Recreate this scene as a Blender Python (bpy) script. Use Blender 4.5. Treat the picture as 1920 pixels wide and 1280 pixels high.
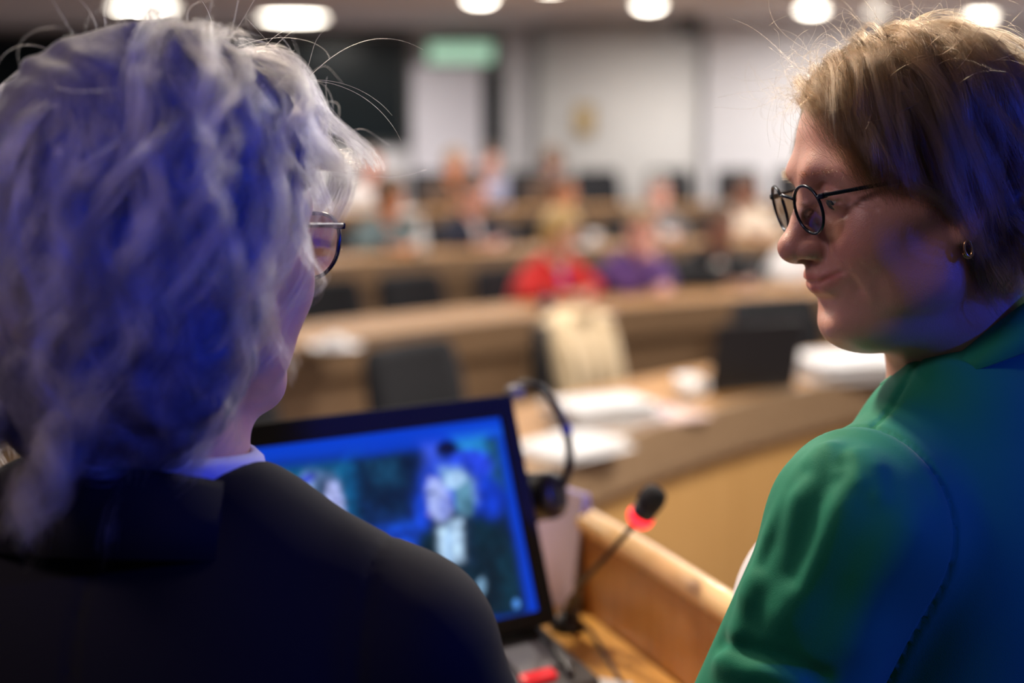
import bpy, bmesh, math, random
import numpy as np
from mathutils import Vector, Matrix

for o in list(bpy.data.objects):
    bpy.data.objects.remove(o)
scene = bpy.context.scene
COL = scene.collection
R = math.radians

# ---------------------------------------------------------------- camera
CAM_Z, PITCH, FPX = 1.65, R(8.3), 50.0 / 36.0 * 1920
cam_d = bpy.data.cameras.new('camera')
cam = bpy.data.objects.new('camera', cam_d)
COL.objects.link(cam)
cam.location = (0, 0, CAM_Z)
cam.rotation_euler = (R(90) - PITCH, 0, 0)
cam_d.lens, cam_d.sensor_width = 50, 36
cam_d.clip_start = 0.05
cam_d.dof.use_dof = True
cam_d.dof.focus_distance = 1.065
cam_d.dof.aperture_fstop = 2.3
scene.camera = cam

# ---------------------------------------------------------------- colour management
vs = scene.view_settings
vs.view_transform, vs.look, vs.gamma = 'Standard', 'None', 1.0
vs.use_curve_mapping = False
vs.exposure = 0.0
scene.cycles.use_denoising = True
scene.cycles.max_bounces = 5
scene.cycles.diffuse_bounces = 3
scene.cycles.transparent_max_bounces = 10
scene.cycles.caustics_reflective = False
scene.cycles.caustics_refractive = False
scene.cycles.sample_clamp_indirect = 6.0

# ---------------------------------------------------------------- world: dim room ambience
world = bpy.data.worlds.new('world')
scene.world = world
world.use_nodes = True
world.node_tree.nodes['Background'].inputs[0].default_value = (0.55, 0.52, 0.56, 1)
world.node_tree.nodes['Background'].inputs[1].default_value = 0.06


def area(name, loc, target, size, power, color, shape='DISK', spread=None):
    d = bpy.data.lights.new(name, 'AREA')
    d.shape, d.size, d.energy, d.color = shape, size, power, color
    if spread:
        d.spread = spread
    o = bpy.data.objects.new(name, d)
    COL.objects.link(o)
    o.location = loc
    o.rotation_euler = (Vector(target) - Vector(loc)).to_track_quat('-Z', 'Y').to_euler()
    return o


def spot(name, loc, target, power, color, angle, blend, radius):
    d = bpy.data.lights.new(name, 'SPOT')
    d.energy, d.color, d.spot_size, d.spot_blend, d.shadow_soft_size = power, color, R(angle), blend, radius
    o = bpy.data.objects.new(name, d)
    COL.objects.link(o)
    o.location = loc
    o.rotation_euler = (Vector(target) - Vector(loc)).to_track_quat('-Z', 'Y').to_euler()
    return o


WARM = (1.0, 0.84, 0.66)
# blue stage wash from the stand behind the podium
spot('blue_stage_light', (3.5, -0.25, 2.60), (0.10, 1.0, 1.60), 345, (0.008, 0.05, 1.0), 40, 0.6, 0.10)
# warm downlight of the podium ceiling, then spots added to fill in the light
spot('podium_downlight', (-0.50, 2.05, 2.68), (0.42, 1.05, 1.45), 145, WARM, 40, 0.7, 0.11)
spot('added_man_spot', (-0.75, 1.75, 2.68), (-0.25, 1.0, 1.5), 26, WARM, 60, 0.6, 0.11)  # weaker warm spot added for the man alone
spot('added_blue_spot', (0.25, -2.4, 2.62), (-0.22, 0.95, 1.63), 230, (0.006, 0.04, 1.0), 7.5, 0.8, 0.08)  # narrow blue spot added to tint only the man's head
spot('added_side_fill', (-1.7, 0.2, 2.68), (0.3, 1.05, 1.4), 42, (1.0, 0.75, 0.86), 95, 0.6, 0.3)  # pink fill added to lift the woman's cheek and sleeve
spot('added_desk_spot', (-0.40, 2.25, 2.68), (0.16, 1.55, 1.05), 110, WARM, 34, 0.6, 0.08)  # added to brighten the podium desk top and its raised edge
spot('added_panel_spot', (1.3, 2.2, 2.68), (0.9, 4.0, 0.30), 260, (1.0, 0.88, 0.72), 70, 0.7, 0.12)  # added to brighten the front panel of the first desk row

# ================================================================ helpers
cp, sp = math.cos(PITCH), math.sin(PITCH)


def ray(u, v):
    cx, cy = (u - 960) / FPX, (640 - v) / FPX
    return Vector((cx, cp + cy * sp, -sp + cy * cp))


def P(u, v, D):
    """point seen at pixel u, v at forward distance D (metres along world y)"""
    d = ray(u, v)
    return Vector((0, 0, CAM_Z)) + d * (D / d.y)


def Pz(u, v, z):
    d = ray(u, v)
    return Vector((0, 0, CAM_Z)) + d * ((z - CAM_Z) / d.z)


def tag(o, label=None, cat=None, group=None, kind=None):
    if label: o['label'] = label
    if cat: o['category'] = cat
    if group: o['group'] = group
    if kind: o['kind'] = kind
    return o


def empty(name, loc=(0, 0, 0), rz=0.0, parent=None):
    o = bpy.data.objects.new(name, None)
    o.empty_display_size = 0.05
    o.location, o.rotation_euler = loc, (0, 0, rz)
    if parent: o.parent = parent
    COL.objects.link(o)
    return o


def link(name, me, material=None, parent=None, smooth=False, loc=None, rot=None):
    o = bpy.data.objects.new(name, me)
    if material is not None and not me.materials:
        me.materials.append(material)
    if material is not None and me.materials[0] is not material:
        o.material_slots[0].link = 'OBJECT'
        o.material_slots[0].material = material
    if parent: o.parent = parent
    if loc is not None: o.location = loc
    if rot is not None: o.rotation_euler = rot
    if smooth:
        me.shade_smooth()
    COL.objects.link(o)
    return o


class MB:
    """collects primitive shapes in one bmesh"""
    def __init__(self):
        self.bm = bmesh.new()

    def box(self, c, s, rot=None, bevel=0.0, seg=2):
        m = Matrix.Translation(c) @ (rot.to_4x4() if rot is not None else Matrix()) @ Matrix.Diagonal((*s, 1))
        r = bmesh.ops.create_cube(self.bm, size=1, matrix=m)
        if bevel:
            es = list({e for v in r['verts'] for e in v.link_edges})
            bmesh.ops.bevel(self.bm, geom=es, offset=bevel, segments=seg, affect='EDGES', profile=0.5)
        return self

    def tube(self, pts, rad, n=10, cap=True, closed=False):
        pts = [Vector(p) for p in pts]
        m = len(pts)
        rads = rad if isinstance(rad, (list, tuple)) else [rad] * m
        rings = []
        up = None
        for i in range(m):
            if closed:
                t = (pts[(i + 1) % m] - pts[i - 1]).normalized()
            else:
                t = (pts[min(i + 1, m - 1)] - pts[max(i - 1, 0)]).normalized()
            if up is None:
                up = t.orthogonal().normalized()
            up = (up - t * up.dot(t)).normalized()
            b = t.cross(up)
            rings.append([self.bm.verts.new(pts[i] + (up * math.cos(2 * math.pi * k / n) + b * math.sin(2 * math.pi * k / n)) * rads[i]) for k in range(n)])
        for i in range(m if closed else m - 1):
            a, c = rings[i], rings[(i + 1) % m]
            for k in range(n):
                self.bm.faces.new((a[k], a[(k + 1) % n], c[(k + 1) % n], c[k]))
        if cap and not closed:
            self.bm.faces.new(list(reversed(rings[0])))
            self.bm.faces.new(rings[-1])
        return self

    def lathe(self, prof, c=(0, 0, 0), n=24, rot=None):
        c = Vector(c)
        rings = []
        for (r, z) in prof:
            ring = []
            for k in range(n):
                a = 2 * math.pi * k / n
                p = Vector((r * math.cos(a), r * math.sin(a), z))
                if rot is not None: p = rot @ p
                ring.append(self.bm.verts.new(c + p))
            rings.append(ring)
        for a, b in zip(rings, rings[1:]):
            for k in range(n):
                self.bm.faces.new((a[k], a[(k + 1) % n], b[(k + 1) % n], b[k]))
        self.bm.faces.new(list(reversed(rings[0])))
        self.bm.faces.new(rings[-1])
        return self

    def arc(self, c, r0, r1, z0, z1, a0, a1, n):
        """curved box between two radii"""
        rows = []
        for i in range(n + 1):
            a = a0 + (a1 - a0) * i / n
            ca, sa = math.cos(a), math.sin(a)
            rows.append([self.bm.verts.new((c[0] + r * ca, c[1] + r * sa, z)) for r, z in ((r0, z0), (r1, z0), (r1, z1), (r0, z1))])
        for a, b in zip(rows, rows[1:]):
            for k in range(4):
                self.bm.faces.new((a[k], b[k], b[(k + 1) % 4], a[(k + 1) % 4]))
        self.bm.faces.new(rows[0])
        self.bm.faces.new(list(reversed(rows[-1])))
        return self

    def prism(self, poly, z0, z1):
        lo = [self.bm.verts.new((x, y, z0)) for x, y in poly]
        hi = [self.bm.verts.new((x, y, z1)) for x, y in poly]
        self.bm.faces.new(list(reversed(lo)))
        self.bm.faces.new(hi)
        for i in range(len(poly)):
            j = (i + 1) % len(poly)
            self.bm.faces.new((lo[i], lo[j], hi[j], hi[i]))
        return self

    def mesh(self, name, smooth=False):
        bmesh.ops.recalc_face_normals(self.bm, faces=self.bm.faces)
        me = bpy.data.meshes.new(name)
        self.bm.to_mesh(me)
        self.bm.free()
        if smooth: me.shade_smooth()
        return me

    def build(self, name, material, parent=None, smooth=False, loc=None, rot=None):
        return link(name, self.mesh(name, smooth), material, parent, False, loc, rot)


def bez(pts, n=12):
    """Catmull-Rom through points"""
    pts = [Vector(p) for p in pts]
    q = [2 * pts[0] - pts[1]] + pts + [2 * pts[-1] - pts[-2]]
    out = []
    for i in range(1, len(q) - 2):
        for k in range(n):
            t = k / n
            a, b, c, d = q[i - 1], q[i], q[i + 1], q[i + 2]
            out.append(0.5 * ((2 * b) + (c - a) * t + (2 * a - 5 * b + 4 * c - d) * t * t + (3 * b - a - 3 * c + d) * t ** 3))
    out.append(pts[-1])
    return out


# ---------------------------------------------------------------- materials
def mat(name, color, rough=0.6, metal=0.0, vary=0.0, scale=30.0, bump=0.0, bscale=200.0, emit=None, estr=0.0, sheen=0.0, spec=0.5, sss=0.0, coat=0.0):
    m = bpy.data.materials.new(name)
    m.use_nodes = True
    nt = m.node_tree
    b = nt.nodes['Principled BSDF']
    b.inputs['Base Color'].default_value = (*color, 1)
    b.inputs['Roughness'].default_value = rough
    b.inputs['Metallic'].default_value = metal
    b.inputs['Specular IOR Level'].default_value = spec
    b.inputs['Sheen Weight'].default_value = sheen
    b.inputs['Coat Weight'].default_value = coat
    if sss:
        b.inputs['Subsurface Weight'].default_value = sss
        b.inputs['Subsurface Radius'].default_value = (1.0, 0.35, 0.2)
        b.inputs['Subsurface Scale'].default_value = 0.006
    tc = nt.nodes.new('ShaderNodeTexCoord')
    if vary:
        n = nt.nodes.new('ShaderNodeTexNoise')
        n.inputs['Scale'].default_value = scale
        n.inputs['Detail'].default_value = 4
        nt.links.new(tc.outputs['Object'], n.inputs['Vector'])
        mx = nt.nodes.new('ShaderNodeMix')
        mx.data_type = 'RGBA'
        mx.inputs['A'].default_value = (*[c * (1 - vary) for c in color], 1)
        mx.inputs['B'].default_value = (*[min(1, c * (1 + vary)) for c in color], 1)
        nt.links.new(n.outputs['Fac'], mx.inputs['Factor'])
        nt.links.new(mx.outputs['Result'], b.inputs['Base Color'])
    if bump:
        n2 = nt.nodes.new('ShaderNodeTexNoise')
        n2.inputs['Scale'].default_value = bscale
        n2.inputs['Detail'].default_value = 3
        nt.links.new(tc.outputs['Object'], n2.inputs['Vector'])
        bp = nt.nodes.new('ShaderNodeBump')
        bp.inputs['Strength'].default_value = bump
        bp.inputs['Distance'].default_value = 0.001
        nt.links.new(n2.outputs['Fac'], bp.inputs['Height'])
        nt.links.new(bp.outputs['Normal'], b.inputs['Normal'])
    if emit:
        b.inputs['Emission Color'].default_value = (*emit, 1)
        b.inputs['Emission Strength'].default_value = estr
    return m


def wood(name, c0, c1, rough=0.4, scale=6.0, axis=2, coat=0.1):
    m = bpy.data.materials.new(name)
    m.use_nodes = True
    nt = m.node_tree
    b = nt.nodes['Principled BSDF']
    b.inputs['Roughness'].default_value = rough
    b.inputs['Coat Weight'].default_value = coat
    tc = nt.nodes.new('ShaderNodeTexCoord')
    mp = nt.nodes.new('ShaderNodeMapping')
    s = [scale * 6] * 3
    s[axis] = scale * 0.4
    mp.inputs['Scale'].default_value = s
    nt.links.new(tc.outputs['Object'], mp.inputs['Vector'])
    n = nt.nodes.new('ShaderNodeTexNoise')
    n.inputs['Scale'].default_value = 1.0
    n.inputs['Detail'].default_value = 6
    n.inputs['Distortion'].default_value = 0.6
    nt.links.new(mp.outputs['Vector'], n.inputs['Vector'])
    cr = nt.nodes.new('ShaderNodeValToRGB')
    cr.color_ramp.elements[0].position, cr.color_ramp.elements[0].color = 0.3, (*c0, 1)
    cr.color_ramp.elements[1].position, cr.color_ramp.elements[1].color = 0.7, (*c1, 1)
    nt.links.new(n.outputs['Fac'], cr.inputs['Fac'])
    nt.links.new(cr.outputs['Color'], b.inputs['Base Color'])
    bp = nt.nodes.new('ShaderNodeBump')
    bp.inputs['Strength'].default_value = 0.05
    bp.inputs['Distance'].default_value = 0.001
    nt.links.new(n.outputs['Fac'], bp.inputs['Height'])
    nt.links.new(bp.outputs['Normal'], b.inputs['Normal'])
    return m


M = {}
M['wall_grey'] = mat('wall_grey', (0.55, 0.54, 0.55), 0.8, vary=0.03, scale=3, bump=0.1)
M['wall_white'] = mat('wall_white', (0.66, 0.65, 0.68), 0.8, vary=0.02, scale=3, bump=0.1)
M['ceiling'] = mat('ceiling_paint', (0.70, 0.69, 0.70), 0.85, vary=0.03, scale=2, bump=0.1)
M['carpet'] = mat('carpet', (0.125, 0.085, 0.085), 0.95, vary=0.25, scale=60, bump=0.5, bscale=300)
M['desk_top'] = wood('desk_top_wood', (0.30, 0.145, 0.042), (0.38, 0.195, 0.066), 0.6, axis=0, coat=0.0)
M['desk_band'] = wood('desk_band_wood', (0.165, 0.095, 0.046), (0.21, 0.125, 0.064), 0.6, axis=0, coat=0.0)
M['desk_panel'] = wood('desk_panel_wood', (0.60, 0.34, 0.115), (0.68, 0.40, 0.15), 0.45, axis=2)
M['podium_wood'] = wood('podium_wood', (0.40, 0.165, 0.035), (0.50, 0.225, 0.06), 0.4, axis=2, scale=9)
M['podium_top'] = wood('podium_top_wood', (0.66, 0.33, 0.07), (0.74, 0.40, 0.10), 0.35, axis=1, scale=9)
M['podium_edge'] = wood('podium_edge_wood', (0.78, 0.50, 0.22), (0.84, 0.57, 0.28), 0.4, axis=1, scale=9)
M['chair_fabric'] = mat('chair_fabric', (0.017, 0.017, 0.020), 0.85, vary=0.2, scale=80, bump=0.3, bscale=400, spec=0.2)
M['black_plastic'] = mat('black_plastic', (0.012, 0.012, 0.014), 0.38, vary=0.1, scale=20)
M['grey_plastic'] = mat('grey_plastic', (0.10, 0.10, 0.105), 0.35, vary=0.1, scale=20)
M['metal'] = mat('brushed_metal', (0.55, 0.55, 0.56), 0.3, metal=1.0, vary=0.05)
M['paper'] = mat('paper', (0.66, 0.65, 0.66), 0.8, vary=0.02, scale=40)
M['glass_dark'] = mat('dark_glazing', (0.008, 0.013, 0.016), 0.25, vary=0.5, scale=1.2, spec=0.15)
M['frame_dark'] = mat('dark_frame', (0.03, 0.032, 0.034), 0.5, vary=0.1)
M['lamp'] = mat('lamp_lens', (1, 1, 1), 0.5, emit=(1.0, 0.90, 0.76), estr=16)
M['lamp_rim'] = mat('lamp_rim', (0.75, 0.74, 0.72), 0.4, vary=0.03)

# ================================================================ the hall
CX, CY = 5.2, 0.70                     # the rows of desks are arcs around this point
ROWS = [(5.97, 0.0), (8.07, 0.0), (10.10, 0.12), (12.15, 0.28)]
WALL_Y = 16.0
CEIL_Z = 2.80

floor = tag(MB().box((0, 7.5, -0.05), (22, 19.5, 0.1)).build('floor', M['carpet']), kind='structure')
# stepped tiers of the rear rows
for k, (r0, h) in enumerate(((9.75, 0.12), (11.8, 0.28))):
    tag(MB().arc((CX, CY), r0, 15.0, -0.01, h, R(85), R(152), 40).build('tier_floor_%d' % (k + 1), M['carpet']), kind='structure')
tag(MB().box((0, 8.5, CEIL_Z + 0.05), (22, 15.6, 0.1)).build('ceiling', M['ceiling']), kind='structure')
# raised podium floor under the two speakers
tag(MB().box((-0.3, 0.0, 0.15), (4.6, 4.2, 0.34)).build('podium_floor', M['carpet']), kind='structure')
tag(MB().box((-9.05, 8.0, 1.6), (0.1, 17.0, 3.4)).build('wall_left', M['wall_grey']), kind='structure')
tag(MB().box((9.05, 8.0, 1.6), (0.1, 17.0, 3.4)).build('wall_right', M['wall_white']), kind='structure')


def wx(u, D=WALL_Y):
    return (u - 960) / FPX * D / cp if False else P(u, 250, D).x


def wz(v, D=WALL_Y):
    return P(960, v, D).z


# back wall: grey panel below and above the glazing, grey on the right
tag(MB().box((0, WALL_Y + 0.15, 1.6), (18, 0.1, 3.4)).build('wall_back', M['wall_grey']), kind='structure')
xl, xr = -8.95, wx(765)
zb, zt = wz(275), wz(66)
sill = MB().box(((xl + xr) / 2, WALL_Y, zb / 2 - 0.02), (xr - xl, 0.2, zb - 0.02), bevel=0.01).build('wall_sill', M['wall_white'])
tag(sill, kind='structure')
win = empty('window_1', ((xl + xr) / 2, WALL_Y, zb))
tag(win, kind='structure')
n_p = 5
for i in range(n_p):
    a = xl + (xr - xl) * i / n_p
    b = xl + (xr - xl) * (i + 1) / n_p
    MB().box(((a + b) / 2 - win.location.x, 0.03, (zt - zb) / 2), (b - a - 0.04, 0.02, zt - zb - 0.06)).build('pane', M['glass_dark'], win)
fr = MB()
for i in range(n_p + 1):
    a = xl + (xr - xl) * i / n_p - win.location.x
    fr.box((a, 0.0, (zt - zb) / 2), (0.06, 0.1, zt - zb))
fr.box((0, 0.001, 0.02), (xr - xl, 0.1, 0.05)).box((0, 0.001, zt - zb - 0.02), (xr - xl, 0.1, 0.05))
fr.build('window_frame', M['frame_dark'], win)

# white door leaf with its dark side light and the lit green sign above
M['door_white'] = mat('door_white', (0.80, 0.78, 0.86), 0.5, vary=0.02, scale=2)
d0, d1 = wx(772), wx(905)
dz = wz(122)
door = empty('door_1', ((d0 + d1) / 2, WALL_Y + 0.02, 0.28))
tag(door, kind='structure')
MB().box((0, 0, (dz - 0.28) / 2), (d1 - d0, 0.06, dz - 0.28), bevel=0.01).build('door_leaf', M['door_white'], door)
h = MB().tube([(0.28, -0.03, 0.95), (0.28, -0.08, 0.95), (0.17, -0.08, 0.95)], 0.011, 8).build('door_handle', M['metal'], door)
g0, g1 = wx(908), wx(940)
sl = empty('window_2', ((g0 + g1) / 2, WALL_Y, wz(272)))
tag(sl, kind='structure')
hh = wz(132) - wz(272)
MB().box((0, 0.03, hh / 2), (g1 - g0 - 0.03, 0.02, hh - 0.03)).build('pane', M['glass_dark'], sl)
f2 = MB()
for sx in (-1, 1):
    f2.box((sx * (g1 - g0) / 2, 0, hh / 2), (0.035, 0.09, hh))
f2.box((0, 0.001, 0), (g1 - g0, 0.09, 0.035)).box((0, 0.001, hh), (g1 - g0, 0.09, 0.035))
f2.build('window_frame', M['frame_dark'], sl)

M['green_sign'] = mat('green_sign_face', (0.45, 0.68, 0.52), 0.4, emit=(0.36, 0.62, 0.45), estr=0.8)
es = empty('exit_sign', (wx(865), WALL_Y - 0.08, wz(122)))
tag(es, 'pale green lit sign box above the white door', 'sign')
sw, sh = wx(928) - wx(800), wz(78) - wz(122)
MB().box((0, 0.05, sh / 2), (sw, 0.09, sh), bevel=0.012).build('housing', M['frame_dark'], es)
MB().box((0, -0.002, sh / 2), (sw - 0.05, 0.014, sh - 0.05), bevel=0.004).build('face', M['green_sign'], es)
# pale post beside the side light
tag(MB().box(((wx(945) + wx(1000)) / 2, WALL_Y - 0.1, 1.5), (wx(1000) - wx(945), 0.3, 2.7), bevel=0.02).build('trim_1', M['wall_white']), kind='structure')
# round column and the white side wall standing forward
cxx = P(1165, 250, 15.3).x
tag(MB().lathe([(0.90, 0.0), (0.90, CEIL_Z + 0.03)], (cxx, 15.45, 0), 64).build('column', mat('column_paint', (0.62, 0.61, 0.60), 0.75, vary=0.02, scale=3), smooth=True), kind='structure')
x3 = P(1322, 250, 14.9).x
tag(MB().box(((x3 + 9.0) / 2, 15.2, 1.5), (9.0 - x3, 0.5, 2.75)).build('wall_niche', M['wall_white']), kind='structure')

# small things on the back wall
M['brass'] = mat('brass_plate', (0.36, 0.25, 0.10), 0.45, metal=0.3, vary=0.2, scale=8)
t = empty('wall_plaque', (P(1095, 225, 14.52).x, 14.52, P(1095, 225, 14.52).z))
tag(t, 'small golden brown plaque on the round grey column', 'plaque')
MB().box((0, 0, 0), (0.20, 0.05, 0.30), bevel=0.01).build('backing', M['brass'], t)
MB().box((0, -0.03, 0), (0.14, 0.012, 0.22), bevel=0.004).build('face', mat('plaque_face', (0.45, 0.33, 0.16), 0.5, vary=0.3, scale=20), t)
q = P(1290, 45, 14.3)
t = empty('loudspeaker', (q.x, 14.3, q.z))
tag(t, 'small dark grey loudspeaker hung high beside the white wall', 'speaker')
MB().box((0, 0, 0), (0.24, 0.18, 0.24), bevel=0.02).build('cabinet', M['grey_plastic'], t)
MB().lathe([(0.07, 0), (0.075, 0.008), (0.05, 0.014), (0.02, 0.018)], (0, -0.09, 0), 20, Matrix.Rotation(R(90), 3, 'X')).build('grille', M['black_plastic'], t)
MB().tube([(0, 0.08, 0.0), (0, 0.14, 0.02), (0, 0.17, 0.30)], 0.02, 8).build('bracket', M['black_plastic'], t)
q = P(1456, 26, 14.92)
t = empty('smoke_alarm', (q.x, 14.95, q.z))
tag(t, 'small dull red alarm sounder high on the white wall', 'alarm')
rx = Matrix.Rotation(R(90), 3, 'X')
MB().lathe([(0.10, 0), (0.10, 0.05), (0.08, 0.07)], (0, 0.0, 0), 20, rx).build('base', mat('alarm_red', (0.30, 0.10, 0.09), 0.5, vary=0.1), t)
MB().lathe([(0.05, 0), (0.045, 0.03), (0.02, 0.04)], (0, -0.07, 0), 16, rx).build('lens', mat('alarm_lens', (0.4, 0.2, 0.18), 0.3, vary=0.1), t)

# ---------------------------------------------------------------- ceiling downlights
lamp_spots = [(270, 10, 0.30, 'L'), (550, 30, 0.33, 'L'), (900, -8, 0.13, 'S'), (1217, 4, 0.13, 'S'), (1523, 12, 0.13, 'S'), (1840, 25, 0.13, 'S')]
for (u, v, r, kd) in lamp_spots:
    p = Pz(u, v, CEIL_Z)
    t = empty('ceiling_downlight', (p.x, p.y, CEIL_Z))
    if kd == 'L':
        tag(t, 'large glowing round ceiling light above the dark glazing', 'ceiling light', 'large ceiling lights')
    else:
        tag(t, 'small glowing round downlight in the curved ceiling row', 'ceiling light', 'small ceiling downlights')
    MB().lathe([(r + 0.035, 0.005), (r + 0.03, -0.018), (r, -0.022), (r, 0.0)], (0, 0, 0), 28).build('rim', M['lamp_rim'], t, smooth=True)
    MB().lathe([(r, -0.012), (r * 0.7, -0.05 if kd == 'S' else -0.03), (r * 0.25, -0.06 if kd == 'S' else -0.04)], (0, 0, 0), 28).build('lens', M['lamp'], t, smooth=True)
    a = area('downlight_beam', (p.x, p.y, CEIL_Z - 0.10), (p.x, p.y, 0), r * 2, 40 if kd == 'L' else 17, (1.0, 0.96, 0.92))
# further downlights of the hall ceiling, over the desks (above the frame); first two added to brighten dim sitters
for (x, y, pw) in ((2.5, 8.0, 52), (3.2, 10.9, 52), (-1.6, 11.2, 44), (-3.4, 7.6, 48), (-0.6, 8.4, 48), (2.2, 9.6, 48), (4.8, 10.2, 40), (-2.6, 4.6, 48), (0.6, 5.4, 55), (2.6, 6.6, 48), (1.4, 3.2, 62), (3.4, 13.6, 48), (6.2, 13.2, 44), (0.3, 11.6, 40)):
    t = empty('ceiling_downlight', (x, y, CEIL_Z))
    tag(t, 'round recessed downlight over the rows of desks', 'ceiling light', 'downlights over the desks')
    MB().lathe([(0.135, 0.005), (0.13, -0.018), (0.10, -0.022), (0.10, 0.0)], (0, 0, 0), 24).build('rim', M['lamp_rim'], t, smooth=True)
    MB().lathe([(0.10, -0.012), (0.07, -0.02), (0.02, -0.022)], (0, 0, 0), 24).build('lens', M['lamp'], t, smooth=True)
    area('downlight_beam', (x, y, CEIL_Z - 0.06), (x, y, 0), 0.22, pw, (1.0, 0.94, 0.88))

M['front_band'] = wood('lit_band_wood', (0.27, 0.175, 0.10), (0.33, 0.22, 0.13), 0.5, axis=0)  # lighter copy of the band wood, podium light put into its colour
# ---------------------------------------------------------------- curved desks
ORD = ['front', 'second', 'third', 'rear']
A0, A1 = R(97), R(155)
for k, (r, z) in enumerate(ROWS):
    A1 = R(162) if k == 0 else R(155)
    am = (A0 + A1) / 2
    t = empty('curved_desk', (CX + r * math.cos(am), CY + r * math.sin(am), z))
    tag(t, 'long curved wooden conference desk of the %s row' % ORD[k], 'desk')
    o = t.location
    c = (CX - o.x, CY - o.y)
    MB().arc(c, r + 0.005, r + 0.55, 0.725, 0.755, A0, A1, 60).build('tabletop', M['desk_top'], t)
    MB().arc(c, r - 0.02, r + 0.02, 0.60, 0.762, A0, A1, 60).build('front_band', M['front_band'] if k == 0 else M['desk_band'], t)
    nseg = 8 if k == 0 else 7 + k
    for i in range(nseg):
        a = A0 + (A1 - A0) * (i + 0.004) / nseg
        b = A0 + (A1 - A0) * (i + 0.996) / nseg
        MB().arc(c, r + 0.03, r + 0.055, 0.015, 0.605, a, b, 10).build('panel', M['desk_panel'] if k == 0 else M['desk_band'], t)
    for i in range(nseg + 1):
        a = A0 + (A1 - A0) * i / nseg
        a = min(max(a, A0 + 0.004), A1 - 0.004)
        MB().arc(c, r + 0.055, r + 0.48, 0.0, 0.727, a - 0.02 / r, a + 0.02 / r, 1).build('side_support', M['desk_band'], t)


def on_row(u, k, dr):
    """ground point on row k, dr behind its front edge, in the direction of pixel column u"""
    r = ROWS[k][0] + dr
    d = ray(u, 500)
    m = d.x / d.y
    # (mD-CX)^2+(D-CY)^2=r^2
    A, B, C_ = m * m + 1, -2 * (m * CX + CY), CX * CX + CY * CY - r * r
    D = (-B + math.sqrt(B * B - 4 * A * C_)) / (2 * A)
    return Vector((m * D, D, ROWS[k][1]))


def face_podium(p):
    """rotation about z that turns local -y towards the centre of the arcs"""
    d = Vector((CX - p.x, CY - p.y))
    return math.atan2(d.y, d.x) + math.pi / 2


# ---------------------------------------------------------------- chairs (face local -y)
def chair_meshes():
    ms = []
    ms.append(('seat', MB().box((0, 0, 0.45), (0.48, 0.47, 0.08), bevel=0.03).mesh('seat', True), 'chair_fabric'))
    bm = MB()
    n = 8
    prof = [(0.50, 0.21), (0.62, 0.235), (0.75, 0.25), (0.9, 0.275), (1.02, 0.30), (1.06, 0.305)]
    grid = []
    for (z, y) in prof:
        w = 0.23 if z < 1.0 else (0.215 if z < 1.05 else 0.19)
        row = []
        for i in range(n + 1):
            s = -1 + 2 * i / n
            row.append((bm.bm.verts.new((s * w, y - 0.03 * (s * s), z)), bm.bm.verts.new((s * w * 1.01, y + 0.06 - 0.03 * s * s, z))))
        grid.append(row)
    for a, b in zip(grid, grid[1:]):
        for i in range(n):
            bm.bm.faces.new((a[i][0], a[i + 1][0], b[i + 1][0], b[i][0]))
            bm.bm.faces.new((a[i][1], b[i][1], b[i + 1][1], a[i + 1][1]))
    for row, nx in zip(grid, grid[1:]):
        for i in (0, n):
            bm.bm.faces.new((row[i][0], nx[i][0], nx[i][1], row[i][1]))
    for row in (grid[0], grid[-1]):
        for i in range(n):
            bm.bm.faces.new((row[i][0], row[i][1], row[i + 1][1], row[i + 1][0]))
    ms.append(('backrest', bm.mesh('backrest', True), 'chair_fabric'))
    for s in (-1, 1):
        ms.append(('armrest', MB().tube(bez([(s * 0.24, 0.12, 0.44), (s * 0.29, 0.12, 0.55), (s * 0.285, 0.08, 0.64), (s * 0.28, -0.12, 0.655)], 4), 0.018, 8).mesh('armrest', True), 'black_plastic'))
    ms.append(('back_stem', MB().box((0, 0.245, 0.49), (0.09, 0.03, 0.2), bevel=0.008).mesh('back_stem'), 'black_plastic'))
    ms.append(('column', MB().lathe([(0.045, 0.06), (0.045, 0.2), (0.028, 0.21), (0.028, 0.42)], n=14).mesh('column', True), 'black_plastic'))
    b = MB()
    for i in range(5):
        a = 2 * math.pi * i / 5 + 0.3
        b.tube([(0.03 * math.cos(a), 0.03 * math.sin(a), 0.09), (0.29 * math.cos(a), 0.29 * math.sin(a), 0.06), (0.30 * math.cos(a), 0.30 * math.sin(a), 0.0)], [0.028, 0.02, 0.024], 8)
    ms.append(('star_base', b.mesh('star_base', True), 'black_plastic'))
    return ms


CHAIR = chair_meshes()


def put_chair(u, k, label, dr=0.85, turn=0.0, group=None):
    p = on_row(u, k, dr)
    t = empty('swivel_chair', p, face_podium(p) + turn)
    tag(t, label, 'chair', group)
    t.scale = (0.96, 0.96, 0.98 if k == 3 else 0.83)
    for (nm, me, mt) in CHAIR:
        link(nm, me, M[mt], t)
    return t

# ================================================================ implicit surfaces for bodies and clothes
F32 = np.float32


def smin(a, b, k):
    h = np.maximum(k - np.abs(a - b), 0) / k
    return np.minimum(a, b) - h * h * k * 0.25


def smax(a, b, k):
    return -smin(-a, -b, k)


def cap(p, a, b, ra, rb):
    a = np.asarray(a, F32)
    b = np.asarray(b, F32)
    ab = b - a
    t = np.clip(((p - a) @ ab) / max(float(ab @ ab), 1e-9), 0, 1)
    d = p - (a + t[:, None] * ab)
    return np.sqrt((d * d).sum(1)) - (ra + (rb - ra) * t)


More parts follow.
